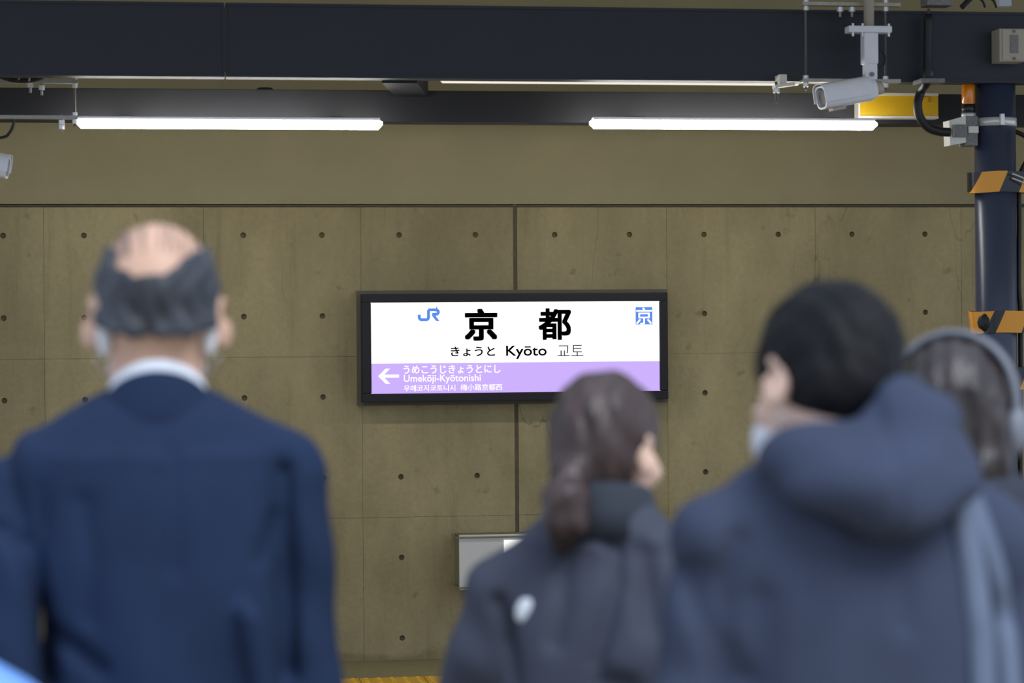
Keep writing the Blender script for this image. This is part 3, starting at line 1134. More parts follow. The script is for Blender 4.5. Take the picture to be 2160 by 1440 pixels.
class Field:
    def __init__(self, lo, hi, h):
        self.h = h
        self.lo = np.array(lo, np.float32)
        self.n = [int(math.ceil((hi[i] - lo[i]) / h)) + 1 for i in range(3)]
        self.ax = [self.lo[i] + h * np.arange(self.n[i], dtype=np.float32) for i in range(3)]
        self.v = np.full(self.n, .08, np.float32)

    def slices(self, lo, hi, pad):
        s = []
        for i in range(3):
            a = int((lo[i] - pad - self.lo[i]) / self.h)
            b = int(math.ceil((hi[i] + pad - self.lo[i]) / self.h)) + 1
            s.append(slice(max(0, min(a, self.n[i])), max(0, min(b, self.n[i]))))
        return tuple(s)

    def grid(self, s):
        return (self.ax[0][s[0]][:, None, None], self.ax[1][s[1]][None, :, None], self.ax[2][s[2]][None, None, :])

    def op(self, prim, k=.0, sub=False, inter=False):
        lo, hi, fn = prim
        pad = .05 + k
        s = self.slices(lo, hi, pad)
        if inter:
            s = tuple(slice(0, n_) for n_ in self.n)
        if any(x.stop <= x.start for x in s):
            return self
        d = fn(*self.grid(s))
        a = self.v[s]
        if sub:
            d = -d
        if sub or inter:
            if k > 0:
                hh_ = np.maximum(k - np.abs(a - d), 0) / k
                self.v[s] = np.maximum(a, d) + hh_ * hh_ * k * .25
            else:
                self.v[s] = np.maximum(a, d)
        else:
            if k > 0:
                hh_ = np.maximum(k - np.abs(a - d), 0) / k
                self.v[s] = np.minimum(a, d) - hh_ * hh_ * k * .25
            else:
                self.v[s] = np.minimum(a, d)
        return self

    def displace(self, fn):
        x, y, z = self.grid((slice(None),) * 3)
        near = np.abs(self.v) < .04
        self.v = np.where(near, self.v + fn(x, y, z), self.v).astype(np.float32)
        return self

    def mesh(self, name):
        v, h = self.v, self.h
        v[0], v[-1], v[:, 0], v[:, -1], v[:, :, 0], v[:, :, -1] = (.05,) * 6
        s = v < 0
        c = s[:-1, :-1, :-1].astype(np.int8)
        cnt = np.zeros_like(c)
        for i in (0, 1):
            for j in (0, 1):
                for k in (0, 1):
                    cnt += s[i:v.shape[0] - 1 + i, j:v.shape[1] - 1 + j, k:v.shape[2] - 1 + k]
        act = np.argwhere((cnt > 0) & (cnt < 8))
        idx = np.full(cnt.shape, -1, np.int32)
        idx[act[:, 0], act[:, 1], act[:, 2]] = np.arange(len(act))
        acc = np.zeros((len(act), 3), np.float64)
        num = np.zeros(len(act))
        corners = [(i, j, k) for i in (0, 1) for j in (0, 1) for k in (0, 1)]
        val = {c_: v[act[:, 0] + c_[0], act[:, 1] + c_[1], act[:, 2] + c_[2]] for c_ in corners}
        for a in corners:
            for ax in range(3):
                if a[ax] == 0:
                    b = list(a)
                    b[ax] = 1
                    b = tuple(b)
                    va, vb = val[a], val[b]
                    cr = (va < 0) != (vb < 0)
                    t = np.where(cr, va / np.where(cr, va - vb, 1), 0)
                    p = np.tile(np.array(a, float), (len(act), 1))
                    p[:, ax] = t
                    acc += p * cr[:, None]
                    num += cr
        pts = self.lo[None, :] + h * (act + acc / num[:, None])
        quads = []
        for ax in range(3):
            o1, o2 = (ax + 1) % 3, (ax + 2) % 3
            sl0 = [slice(None)] * 3
            sl1 = [slice(None)] * 3
            sl0[ax] = slice(0, -1)
            sl1[ax] = slice(1, None)
            a, b = s[tuple(sl0)], s[tuple(sl1)]
            e = np.argwhere(a != b)
            e = e[(e[:, o1] > 0) & (e[:, o2] > 0) & (e[:, o1] < v.shape[o1] - 1) & (e[:, o2] < v.shape[o2] - 1)]
            sg = a[e[:, 0], e[:, 1], e[:, 2]]

            def cell(d1, d2):
                q_ = e.copy()
                q_[:, o1] -= d1
                q_[:, o2] -= d2
                return idx[q_[:, 0], q_[:, 1], q_[:, 2]]
            q_ = np.stack([cell(1, 1), cell(0, 1), cell(0, 0), cell(1, 0)], 1)
            q_[~sg] = q_[~sg][:, ::-1]
            quads.append(q_)
        quads = np.concatenate(quads)
        quads = quads[(quads >= 0).all(1)]
        me = bpy.data.meshes.new(name)
        me.vertices.add(len(pts))
        me.vertices.foreach_set('co', pts.astype(np.float32).ravel())
        me.loops.add(len(quads) * 4)
        me.loops.foreach_set('vertex_index', quads.astype(np.int32).ravel())
        me.polygons.add(len(quads))
        me.polygons.foreach_set('loop_start', np.arange(0, len(quads) * 4, 4, dtype=np.int32))
        me.update(calc_edges=True)
        me.validate()
        return me


def ell(c, r, M=None):
    """ellipsoid; M = optional 3x3 rotation (columns = its axes)"""
    c = np.array(c, float)
    r = np.array(r, float)
    R = np.array(M.to_3x3()) if M is not None else np.eye(3)
    ext = np.sqrt(((R * r[None, :]) ** 2).sum(1))

    def fn(x, y, z):
        x, y, z = x - c[0], y - c[1], z - c[2]
        if M is not None:
            x, y, z = (R[0, i] * x + R[1, i] * y + R[2, i] * z for i in range(3))
        a, b, d = x / r[0], y / r[1], z / r[2]
        k0 = np.sqrt(a * a + b * b + d * d)
        k1 = np.sqrt((a / r[0]) ** 2 + (b / r[1]) ** 2 + (d / r[2]) ** 2) + 1e-6
        return k0 * (k0 - 1) / k1
    return c - ext, c + ext, fn


def cap(a, b, ra, rb=None, flat_=None):
    """tapered capsule; flat_ = (axis vector, factor) squashes the section along an axis"""
    rb = ra if rb is None else rb
    a, b = np.array(a, float), np.array(b, float)
    ab = b - a
    L2 = float(ab @ ab) + 1e-9
    m_ = max(ra, rb)

    def fn(x, y, z):
        px, py, pz = x - a[0], y - a[1], z - a[2]
        t = np.clip((px * ab[0] + py * ab[1] + pz * ab[2]) / L2, 0, 1)
        dx, dy, dz = px - t * ab[0], py - t * ab[1], pz - t * ab[2]
        return np.sqrt(dx * dx + dy * dy + dz * dz) - (ra + (rb - ra) * t)
    return np.minimum(a, b) - m_, np.maximum(a, b) + m_, fn


def loft(prof, e=2.4):
    """stack of superelliptic sections: rows of (z, cx, cy, rx, ry)"""
    p = np.array(sorted(prof), float)
    fz = np.linspace(p[0, 0], p[-1, 0], 160)
    wdt = max(2, int(160 * .07 / (p[-1, 0] - p[0, 0] + 1e-6)))
    ker = np.hanning(2 * wdt + 3)[1:-1]
    ker /= ker.sum()
    fp = {}
    for i in (1, 2, 3, 4):
        q0 = np.interp(fz, p[:, 0], p[:, i])
        fp[i] = np.convolve(np.pad(q0, wdt, mode='reflect', reflect_type='odd'), ker, mode='valid')

    def fn(x, y, z):
        zz = np.clip(z, p[0, 0], p[-1, 0])
        cx, cy, rx, ry = (np.interp(zz.ravel(), fz, fp[i]).reshape(zz.shape) for i in (1, 2, 3, 4))
        k_ = (np.abs((x - cx) / rx) ** e + np.abs((y - cy) / ry) ** e) ** (1 / e)
        d = (k_ - 1) * np.minimum(rx, ry)
        return np.maximum(d, np.maximum(p[0, 0] - z, z - p[-1, 0]))
    lo = np.array([(p[:, 1] - p[:, 3]).min(), (p[:, 2] - p[:, 4]).min(), p[0, 0]])
    hi = np.array([(p[:, 1] + p[:, 3]).max(), (p[:, 2] + p[:, 4]).max(), p[-1, 0]])
    return lo, hi, fn


def half(n, d):
    """half space n.p > d is outside"""
    n = np.array(n, float)
    n = n / np.linalg.norm(n)
    return np.array([-9.] * 3), np.array([9.] * 3), (lambda x, y, z: n[0] * x + n[1] * y + n[2] * z - d)


def xf(prim, M):
    """place a primitive given in a local frame (rigid M, uniform scale allowed)"""
    lo, hi, fn = prim
    sc = M.to_scale()[0]
    Mi = np.array(M.inverted())
    cs_ = np.array([[(lo, hi)[i][0], (lo, hi)[j][1], (lo, hi)[k_][2]] for i in (0, 1) for j in (0, 1) for k_ in (0, 1)])
    A = np.array(M)
    w_ = cs_ @ A[:3, :3].T + A[:3, 3]

    def g(x, y, z):
        q_ = [Mi[i, 0] * x + Mi[i, 1] * y + Mi[i, 2] * z + Mi[i, 3] for i in range(3)]
        return fn(*q_) * sc
    return w_.min(0), w_.max(0), g


RZ = lambda d: Matrix.Rotation(math.radians(d), 4, 'Z')
RX = lambda d: Matrix.Rotation(math.radians(d), 4, 'X')
RY = lambda d: Matrix.Rotation(math.radians(d), 4, 'Y')
VOX = .0065


def head_prims(ear=1.0, earflare=32):
    """(prim, k, subtract) in the head frame: origin between the ears, face towards +y"""
    L = [(ell((0, -.012, .035), (.075, .094, .088)), 0, 0),
         (ell((0, .03, -.045), (.059, .060, .078)), .03, 0),
         (ell((0, .052, -.098), (.032, .032, .022)), .03, 0),
         (ell((0, .066, .022), (.05, .02, .012)), .02, 0),
         (cap((0, .088, .004), (0, .108, -.034), .007, .013), .012, 0),
         (cap((-.012, .096, -.038), (.012, .096, -.038), .008), .008, 0),
         (ell((-.05, .055, -.03), (.02, .025, .02)), .02, 0), (ell((.05, .055, -.03), (.02, .025, .02)), .02, 0)]
    for s in (-1, 1):
        L.append((ell((s * .032, .093, .002), (.017, .014, .011)), .008, 1))
    for s in (-1, 1):
        M = RZ(-s * earflare) @ RX(8)
        L.append((ell((s * .084 * ear, -.010, -.006), (.0085, .022, .038), M), .008, 0))
        L.append((ell((s * .090 * ear, -.006, .002), (.006, .011, .016), M), .006, 1))
    return L


def hand_prims(wrist, direction, palm_n, s):
    """palm, four unequal bent fingers and a thumb. direction: along the hand; palm_n: the way the palm faces; s: thumb side"""
    d = Vector(direction).normalized()
    n = Vector(palm_n)
    n = (n - d * n.dot(d)).normalized()
    side = d.cross(n) * s
    w_ = Vector(wrist)
    L = [(cap(w_, w_ + d * .03, .024, .024), .02)]
    for i in range(4):
        L.append((cap(w_ + d * .02 + side * (.024 - .016 * i), w_ + d * .082 + side * (.030 - .020 * i), .014, .012), .015))
    for i, ln in enumerate((.070, .078, .072, .056)):
        b = w_ + d * .085 + side * (.030 - .020 * i)
        j1 = b + (d * .9 + n * .35).normalized() * ln * .45
        j2 = j1 + (d * .65 + n * .8).normalized() * ln * .32
        j3 = j2 + (d * .3 + n * .95).normalized() * ln * .25
        L += [(cap(b, j1, .0098, .009), .006), (cap(j1, j2, .009, .0085), .003), (cap(j2, j3, .0085, .0075), .003)]
    b = w_ + d * .022 + side * .028
    j1 = b + (d * .6 + side * .7 + n * .3).normalized() * .038
    j2 = j1 + (d * .85 + side * .2 + n * .45).normalized() * .032
    L += [(cap(b, j1, .014, .0115), .012), (cap(j1, j2, .0115, .009), .004)]
    return L


def creases(field, root, depth, lines, front=0.0):
    """press cloth folds into the back of a garment; lines: (points given as they project, width, depth)"""
    Mi = (Matrix.Translation(root.location) @ Matrix.Rotation(root.rotation_euler.z, 4, 'Z')).inverted()
    for pts, w_, dp in lines:
        L_ = [Mi @ D(x, y, depth - .12) for x, y in pts]
        L_ = [(v.x, v.z) for v in L_]

        def fn(x, y, z):
            best = None
            for (ax, az), (bx, bz) in zip(L_, L_[1:]):
                dx, dz = bx - ax, bz - az
                t = np.clip(((x - ax) * dx + (z - az) * dz) / (dx * dx + dz * dz), 0, 1)
                d2 = (x - ax - t * dx) ** 2 + (z - az - t * dz) ** 2
                best = d2 if best is None else np.minimum(best, d2)
            return (dp * np.exp(-best / (w_ * w_)) * (y < front)).astype(np.float32)
        field.displace(fn)


def person(label, px, py_ear, depth, yaw, head, arms, s, skin='skin', neck_r=.058, head_s=1.0, earflare=32, neck_base=(0, -.01, 1.42), ear=1.0, folds=()):
    """head: (x, y offsets of the ear point from the body axis, yaw, pitch down, roll); arms: for -1 and 1 (shoulder, elbow, wrist, hand dir, palm normal)"""
    hp = D(px, py_ear, depth)
    g = RZ(math.degrees(-0)) 
    root = thing('person', label, 'person', (0, 0, 0), math.radians(yaw))
    off = Matrix.Rotation(math.radians(yaw), 3, 'Z') @ Vector((head[0], head[1], 0))
    root.location = (hp.x - off.x, hp.y - off.y, 0)
    Mh = Matrix.Translation((head[0], head[1], hp.z)) @ RZ(head[2]) @ RX(-head[3]) @ RY(head[4]) @ Matrix.Scale(head_s, 4)
    f = Field((-.42, -.32, -.01), (.42, .42, hp.z + .2), VOX)
    f.op(loft([(.80 * s, 0, 0, .155, .10), (.92 * s, 0, 0, .150, .105), (1.05 * s, 0, 0, .130, .090), (1.2 * s, 0, 0, .140, .095), (1.32 * s, 0, -.005, .150, .100), (1.40 * s, 0, -.01, .11, .075)], 2.2))
    nb = Vector(neck_base) * s
    for sd in (-1, 1):
        sh, el, wr, hd, pn = arms[sd]
        f.op(cap((sd * .05, -.01, 1.405 * s), sh, .036, .038), .04)
        f.op(cap(sh, el, .036, .030), .03)
        f.op(cap(el, wr, .030, .024), .02)
        for p_, k_ in hand_prims(wr, hd, pn, 1):
            f.op(p_, k_)
        f.op(cap((sd * .085 * s, 0, .84 * s), (sd * .092 * s, .012, .48 * s), .082, .054), .03)
        f.op(cap((sd * .092 * s, .012, .48 * s), (sd * .095 * s, -.02, .09 * s), .052, .036), .02)
        f.op(cap((sd * .096 * s, -.04, .045), (sd * .11 * s, .12, .035), .032, .026), .02)
    creases(f, root, depth, folds, .04)
    f.op(cap(nb, Mh @ Vector((0, -.018, -.045)), neck_r + .004, neck_r), .04)
    hl = Field((-.14, -.16, -.16), (.14, .16, .17), .006)
    # head merged into the same surface
    first = True
    for p_, k_, sub in head_prims(ear, earflare):
        f.op(xf(p_, Mh), .035 if first else k_, sub=bool(sub))
        first = False
    mesh_obj('body', f.mesh('body'), skin, root, True)
    root['_s'] = s
    # eyes and mouth
    for sd in (-1, 1):
        e = MB()
        bmesh.ops.create_uvsphere(e.bm, u_segments=14, v_segments=8, radius=.0115)
        bmesh.ops.transform(e.bm, matrix=Mh @ Matrix.Translation((sd * .032, .079, .002)), verts=e.bm.verts)
        eo = e.build('eye', 'eye_white', root, True)
        i = MB().cyl(Mh @ Vector((sd * .032, .089, .002)), Mh @ Vector((sd * .032, .0912, .002)), .0055, n=12)
        i.build('iris', 'iris', eo)
    mth = Field((-.05, .05, -.1), (.05, .13, -.03), .0035)
    mth.op(cap((-.02, .085, -.066), (.02, .085, -.066), .006)).op(ell((0, .090, -.064), (.018, .006, .004)), .006).op(ell((0, .089, -.072), (.016, .007, .005)), .006)
    mo = mesh_obj('mouth', mth.mesh('mouth'), 'lips', root, True)
    mo.matrix_local = Mh
    del root['_s']
    return root, Mh, hp.z


def local_part(root, name, field, material, M, parent=None):
    o = mesh_obj(name, field.mesh(name), material, parent or root, True)
    o.matrix_local = M
    return o


def face_mask(root, Mh, strips=True):
    f = Field((-.12, -.08, -.15), (.12, .15, .04), .005)
    f.op(ell((0, .062, -.060), (.064, .058, .056)))
    f.op(half((0, -1, .15), -.030), .004, inter=True)
    f.op(half((0, 0, 1), -.012), .006, inter=True)
    for sd in (-1, 1):
        f.op(cap((sd * .058, .045, -.035), (sd * .082, .004, .012), .0035), .003)
        f.op(cap((sd * .058, .045, -.085), (sd * .080, -.02, -.050), .0035), .003)
        if strips:
            f.op(ell((sd * .067, -.044, -.012), (.0110, .012, .040), RZ(-sd * 20)), .004)
    return local_part(root, 'face_mask', f, 'mask_white', Mh)


def trousers_shoes(root, s, tm='trouser_dark'):
    f = Field((-.26, -.24, .04), (.26, .3, 1.0), .009)
    f.op(loft([(.80 * s, 0, 0, .165, .115), (.95 * s, 0, 0, .155, .11)], 2.2))
    for sd in (-1, 1):
        f.op(cap((sd * .085 * s, 0, .84 * s), (sd * .095 * s, .015, .48 * s), .096, .075), .03)
        f.op(cap((sd * .095 * s, .015, .48 * s), (sd * .098 * s, -.015, .11 * s), .075, .060), .02)
    mesh_obj('trousers', f.mesh('trousers'), tm, root, True)
    for sd in (-1, 1):
        f = Field((-.2, -.16, -.002), (.2, .26, .16), .007)
        f.op(cap((sd * .096 * s, -.05, .045), (sd * .112 * s, .15, .036), .046, .038)).op(cap((sd * .096 * s, -.03, .05), (sd * .096 * s, -.03, .11), .047, .044), .02)
        f.op(half((0, 0, -1), -.004), inter=True)
        mesh_obj('shoe', f.mesh('shoe'), 'shoe_black', root, True)


def ring_collar(root, name, material, c, rx, ry, z_fn, h_fn, th=.006, tilt=0.0, flare=.0, a0=0, a1=360, n=60):
    """a standing band round the neck: z_fn / h_fn of the angle (0 = right, 90 = front, 270 = back)"""
    b = MB()
    closed = (a1 - a0) >= 360
    secs = []
    for i in range(n if closed else n + 1):
        a_ = math.radians(a0 + (a1 - a0) * i / n)
        z0_, h_ = z_fn(a_), h_fn(a_)
        sec = []
        for (w_, t) in ((0, 0), (0, .5), (0, .92), (.3, 1.0), (.7, 1.0), (1, .92), (1, .5), (1, 0)):
            fl__ = flare * (1 - t)
            sec.append(b.bm.verts.new((c[0] + (rx + fl__ + th * w_) * math.cos(a_), c[1] + (ry + fl__ + th * w_) * math.sin(a_), z0_ + h_ * t)))
        secs.append(sec)
    m_ = len(secs)
    for i in range(m_ if closed else m_ - 1):
        s1, s2 = secs[i], secs[(i + 1) % m_]
        for j in range(8):
            b.bm.faces.new((s1[j], s2[j], s2[(j + 1) % 8], s1[(j + 1) % 8]))
    if not closed:
        b.bm.faces.new(secs[0])
        b.bm.faces.new(secs[-1][::-1])
    return b.build(name, material, root, True)


# ---------------------------------------------------------------- the man in the navy suit
kA = 3.37 / FPX
arms = {1: ((.175, -.005, 1.385), (.203, .005, 1.10), (.205, .07, .86), (0, .15, -1), (-1, 0, 0)),
        -1: ((-.175, -.005, 1.385), (-.206, -.045, 1.10), (-.13, .17, 1.02), (.3, 1, -.1), (1, 0, 0))}
FOLDS_SUIT = [
    ([(606, 1000), (612, 1100), (618, 1250), (622, 1440)], .012, .017),
    ([(4, 930), (30, 1050), (62, 1180), (92, 1310), (104, 1450)], .014, .018),
    ([(120, 1340), (165, 1370), (212, 1410)], .013, .014),
    ([(362, 960), (372, 1080), (366, 1200)], .012, .006),
    ([(180, 1060), (196, 1180), (190, 1300)], .016, .008),
    ([(555, 1180), (590, 1100)], .014, .007),
    ([(0, 1120), (40, 1150)], .012, .012)]
man, Mh, zh = person('balding man seen from behind in a navy suit and pale shirt collar', 331, 672, 3.37, 0,
                     (0, .015, 0, 2, 0), arms, 1.0, neck_r=.061, head_s=1.07, earflare=42, ear=.985, neck_base=(0, -.004, 1.46), folds=FOLDS_SUIT)
f = Field((-.36, -.30, .74), (.36, .34, 1.56), VOX)
f.op(loft([(.76, .0, 0, .200, .135), (.95, 0, 0, .182, .128), (1.08, .0, 0, .166, .122), (1.22, .0, -.002, .166, .127), (1.33, 0, -.006, .172, .122), (1.42, 0, -.012, .13, .09)], 2.5))
for sd in (-1, 1):
    f.op(cap((sd * .045, -.014, 1.468), (sd * .178, -.006, 1.412), .060, .050), .045)
    sh, el, wr, hd, pn = arms[sd]
    f.op(cap((sd * .180, -.006, 1.395), el, .056, .050), .004)
    f.op(cap(el, wr, .053, .042), .02)
f.op(ell((0, -.028, 1.40), (.125, .088, .105)), .06)
for a_, b_, r_ in (((-.10, -.135, .98), (-.16, -.10, 1.10), .02), ((.15, -.10, 1.05), (.12, -.13, 1.22), .012)):
    f.op(cap(a_, b_, r_), .03)
f.displace(lambda x, y, z: (.0045 * np.exp(-(x / .010) ** 2) * (y < 0) * (z < 1.42)
                            + .0050 * np.sin(x * 40 + 2.2 * np.sin(z * 5)) * np.clip((1.36 - z) * 4, 0, 1) * (y < 0.02)
                            + .004 * np.sin(z * 42 + x * 30) * np.exp(-((np.abs(x) - .2) / .05) ** 2)).astype(np.float32))
creases(f, man, 3.37, FOLDS_SUIT, .03)
mesh_obj('suit_jacket', f.mesh('suit_jacket'), 'suit_navy', man, True)
back = lambda a_: max(0.0, -math.sin(a_))
fro = lambda a_: max(0.0, math.sin(a_))
ring_collar(man, 'shirt_collar', 'shirt_pale', (0, -.006), .064, .066, lambda a_: 1.470 + .030 * back(a_) - .03 * fro(a_), lambda a_: .044 + .022 * back(a_), .006, flare=.006)
ring_collar(man, 'jacket_collar', 'suit_navy', (0, -.008), .071, .074, lambda a_: 1.430 + .010 * back(a_), lambda a_: .067 + .045 * back(a_), .007, flare=.012, a0=150, a1=390)
trousers_shoes(man, 1.0, 'suit_navy')
f = Field((-.12, -.14, -.12), (.12, .13, .17), .0045)
f.op(ell((0, -.014, .036), (.0815, .0975, .090)))
f.op(cap((-.06, -.05, -.012), (-.03, -.085, -.022), .022), .02).op(cap((.06, -.05, -.012), (.03, -.085, -.022), .022), .02)
f.op(ell((0, -.092, -.030), (.016, .012, .018)), .01)
for sd in (-1, 1):
    f.op(ell((sd * .090, -.012, -.002), (.022, .030, .036)), .006, sub=True)
f.op(half((0, .35, -1), -.006), .006, inter=True)           # lower edge
f.op(half((0, 1, -.25), .035), .006, inter=True)            # receding forehead
f.op(ell((.0, .0, .130), (.066, .22, .076)), .006, sub=True)   # bald crown
f.op(ell((-.012, -.09, .075), (.040, .06, .025)), .006, sub=True)
f.displace(lambda x, y, z: (.0016 * np.sin(x * 190 + 3 * np.sin(z * 60)) + .0012 * np.sin(x * 330 + z * 90)).astype(np.float32))
local_part(man, 'hair', f, 'hair_grey', Mh)
# thin strands combed across the crown
st_ = MB()
rs = random.Random(5)
for i in range(16):
    x = rs.uniform(-.058, .058)
    pts = []
    sw = rs.uniform(-.012, .012)
    for q_ in range(6):
        th_ = math.radians(rs.uniform(-1, 1) + 148 - q_ * rs.uniform(8, 13))
        cx_ = math.sqrt(max(.05, 1 - (x / .079) ** 2))
        pts.append((x * (1 - .02 * q_) + sw * q_ / 5, -.012 + .096 * cx_ * math.cos(th_) * 1.0, .035 + .0905 * cx_ * math.sin(th_)))
    st_.tube(pts, .0007, 4, 2)
so_ = st_.build('thin_crown_hair', 'hair_grey', man)
so_.matrix_local = Mh
so_['kind'] = 'stuff'
face_mask(man, Mh)

# pale blue bag under his left arm
pb = D(-112, 1605, 3.08)
bag = thing('blue_bag', 'bright pale blue bag at the lower left corner beside the suit sleeve', 'bag', pb)
f = Field((-.25, -.12, -.30), (.25, .12, .26), .008)
f.op((np.array([-.17, -.05, -.22]), np.array([.17, .05, .16]), lambda x, y, z: np.sqrt(np.maximum(np.abs(x) - .12, 0) ** 2 + np.maximum(np.abs(y) - .018, 0) ** 2 + np.maximum(np.abs(z + .03) - .13, 0) ** 2) - .035))
f.displace(lambda x, y, z: (.003 * np.sin(x * 40 + z * 25) + .003 * np.sin(z * 35 - x * 10)).astype(np.float32))
bo = mesh_obj('bag_body', f.mesh('bag_body'), 'bag_blue', bag, True)
for dy in (-.02, .02):
    hdl = MB().tube([(-.15, dy, .05), (-.19, dy, .04), (-.20, dy, -.02), (-.19, dy, -.08), (-.15, dy, -.09)], .007, 8, 6).build('handle', 'bag_blue', bag, True)
bag.rotation_euler = (0, math.radians(38), math.radians(-5))

# ---------------------------------------------------------------- the woman with the ponytail
dW = 3.70
kW = dW / FPX
sW = .895
arms = {1: ((.140, -.005, 1.205), (.185, -.02, .97), (.16, .10, .80), (0, .5, -1), (-1, 0, 0)),
        -1: ((-.140, -.005, 1.205), (-.195, -.03, .96), (-.16, .12, .84), (.2, 1, -.3), (1, 0, 0))}
FOLDS_JACKET = [
    ([(1278, 1109), (1299, 1161), (1303, 1232), (1289, 1303), (1270, 1388)], .014, .012),
    ([(1351, 1166), (1365, 1232), (1377, 1312)], .017, .012),
    ([(1032, 1280), (1052, 1330), (1072, 1380), (1086, 1445)], .014, .015),
    ([(1185, 1175), (1190, 1279), (1176, 1350)], .016, .012),
    ([(1285, 1432), (1335, 1440)], .02, .02)]
woman, Mw, zw = person('woman with a low brown ponytail and dark jacket, face turned right', 1281, 950, dW, -22,
                       (.0, .03, -20, 8, 0), arms, sW, skin='skin_pale', neck_r=.048, head_s=.93, earflare=22, ear=.96, folds=FOLDS_JACKET)
f = Field((-.36, -.30, .62), (.36, .30, 1.42), VOX)
f.op(loft([(.66, 0, 0, .205, .15), (.85, 0, 0, .190, .145), (1.0, .0, -.004, .175, .14), (1.12, 0, -.008, .168, .13), (1.22, 0, -.01, .135, .10), (1.27, 0, -.01, .09, .075)], 2.3))
for sd in (-1, 1):
    f.op(cap((sd * .030, -.014, 1.302), (sd * .138, -.008, 1.193), .060, .052), .05)
    sh, el, wr, hd, pn = arms[sd]
    f.op(cap((sd * .148, -.006, 1.205), el, .064, .068), .03)
    f.op(cap(el, wr, .068, .050), .025)
f.displace(lambda x, y, z: (.009 * np.sin(x * 38 + 2.5 * np.sin(z * 7 + 1)) * np.clip((1.24 - z) * 5, 0, 1)
                            + .008 * np.sin(x * 22 - z * 26 + .8) * np.clip((1.22 - z) * 5, 0, 1)
                            + .004 * np.sin(z * 55 + x * 30) * np.exp(-((np.abs(x) - .19) / .05) ** 2)).astype(np.float32))
creases(f, woman, dW, FOLDS_JACKET, .04)
mesh_obj('jacket', f.mesh('jacket'), 'jacket_charcoal', woman, True)
ring_collar(woman, 'stand_collar', 'coat_slate', (0, .0), .060, .062, lambda a_: 1.285 + .012 * back(a_), lambda a_: .080 - .01 * fro(a_), .012, flare=.020)
trousers_shoes(woman, sW)
# small white oval mark behind the left shoulder
f = Field((-.03, -.03, -.04), (.03, .03, .04), .003)
f.op(ell((0, 0, 0), (.0135, .006, .020), RY(18)))
pl_ = D(1107, 1287, dW)
lg = mesh_obj('oval_logo', f.mesh('oval_logo'), 'logo_white', woman, True)
LOGO = lg
f = Field((-.20, -.26, -.30), (.16, .16, .18), .005)
f.op(ell((0, -.014, .034), (.0845, .104, .096)))
f.op(ell((0, -.05, -.03), (.066, .062, .062)), .04)
f.op(half((0, 1, -.35), .058), .01, inter=True)
f.op(ell((.0, .07, -.06), (.075, .075, .085)), .01, sub=True)
for sd in (-1, 1):
    f.op(ell((sd * .088, .0, -.028), (.030, .028, .036)), .012, sub=True)
f.op(ell((0, -.108, -.048), (.030, .028, .026)), .02)                 # gathered knot
f.op(cap((0, -.115, -.055), (.012, -.135, -.095), .024, .036), .015)
f.op(cap((.012, -.135, -.095), (.016, -.135, -.130), .036, .032), .02)
f.op(cap((.016, -.135, -.130), (.010, -.130, -.165), .032, .014), .015)
f.displace(lambda x, y, z: (.0022 * np.sin(x * 130 + 4 * np.sin(z * 22 + y * 10)) + .0016 * np.sin(x * 240 + z * 50)).astype(np.float32))
local_part(woman, 'hair', f, 'hair_brown', Mw)
t = MB()
t.cyl((0, -.112, -.055), (0, -.122, -.066), .030, .029, n=20)
ht = t.build('hair_tie', 'black_rubber', woman, True)
ht.matrix_local = Mw

# ---------------------------------------------------------------- the young man in the hoodie
dH = 3.10
kH = dH / FPX
arms = {1: ((.170, -.01, 1.345), (.215, -.05, 1.06), (.13, .16, 1.02), (-.5, 1, .2), (-1, 0, .2)),
        -1: ((-.170, -.01, 1.345), (-.205, -.05, 1.06), (-.10, .17, 1.03), (.5, 1, .2), (1, 0, .2))}
FOLDS_HOODIE = [
    ([(1462, 1200), (1468, 1280), (1495, 1356), (1519, 1445)], .014, .016),
    ([(1549, 1135), (1518, 1220), (1513, 1326), (1549, 1416)], .016, .012),
    ([(1872, 1150), (1878, 1300)], .016, .008),
    ([(2100, 1260), (2098, 1350), (2085, 1445)], .016, .016),
    ([(1600, 1260), (1590, 1440)], .02, .010),
    ([(1745, 1130), (1735, 1440)], .025, -.006)]
guy, Mg, zg = person('black-haired young man in a slate blue hoodie with his head bowed', 1742, 815, dH, -4,
                     (-.022, .055, 24, 14, 9), arms, .975, skin='skin_pale', neck_r=.056, head_s=1.0, earflare=28, neck_base=(0, -.02, 1.42), folds=FOLDS_HOODIE)
f = Field((-.38, -.32, .70), (.38, .34, 1.50), VOX)
f.op(loft([(.74, 0, 0, .195, .145), (.80, 0, 0, .215, .16), (.95, 0, 0, .205, .155), (1.1, 0, -.005, .192, .148), (1.25, 0, -.012, .188, .140), (1.34, 0, -.015, .165, .115), (1.40, 0, -.015, .11, .085)], 2.4))
for sd in (-1, 1):
    f.op(cap((sd * .045, -.02, 1.40), (sd * .158, -.014, 1.345), .065, .058), .06)
    sh, el, wr, hd, pn = arms[sd]
    f.op(cap((sd * .170, -.012, 1.325), el, .064, .066), .03)
    f.op(cap(el, wr, .066, .050), .02)
f.displace(lambda x, y, z: (.009 * np.sin(x * 30 + 1.6 * np.sin(z * 6)) * np.clip((1.30 - z) * 4, 0, 1)
                            + .004 * np.sin(x * 18 + z * 30) * np.clip((1.2 - z) * 4, 0, 1)
                            + .005 * np.sin(z * 48 + x * 20) * np.exp(-((np.abs(x) - .21) / .05) ** 2)).astype(np.float32))
creases(f, guy, dH, FOLDS_HOODIE, .04)
mesh_obj('hoodie', f.mesh('hoodie'), 'hoodie_slate', guy, True)
f = Field((-.24, -.30, 1.22), (.26, .20, 1.62), .006)
f.op(ell((.0, -.070, 1.435), (.140, .105, .056)))
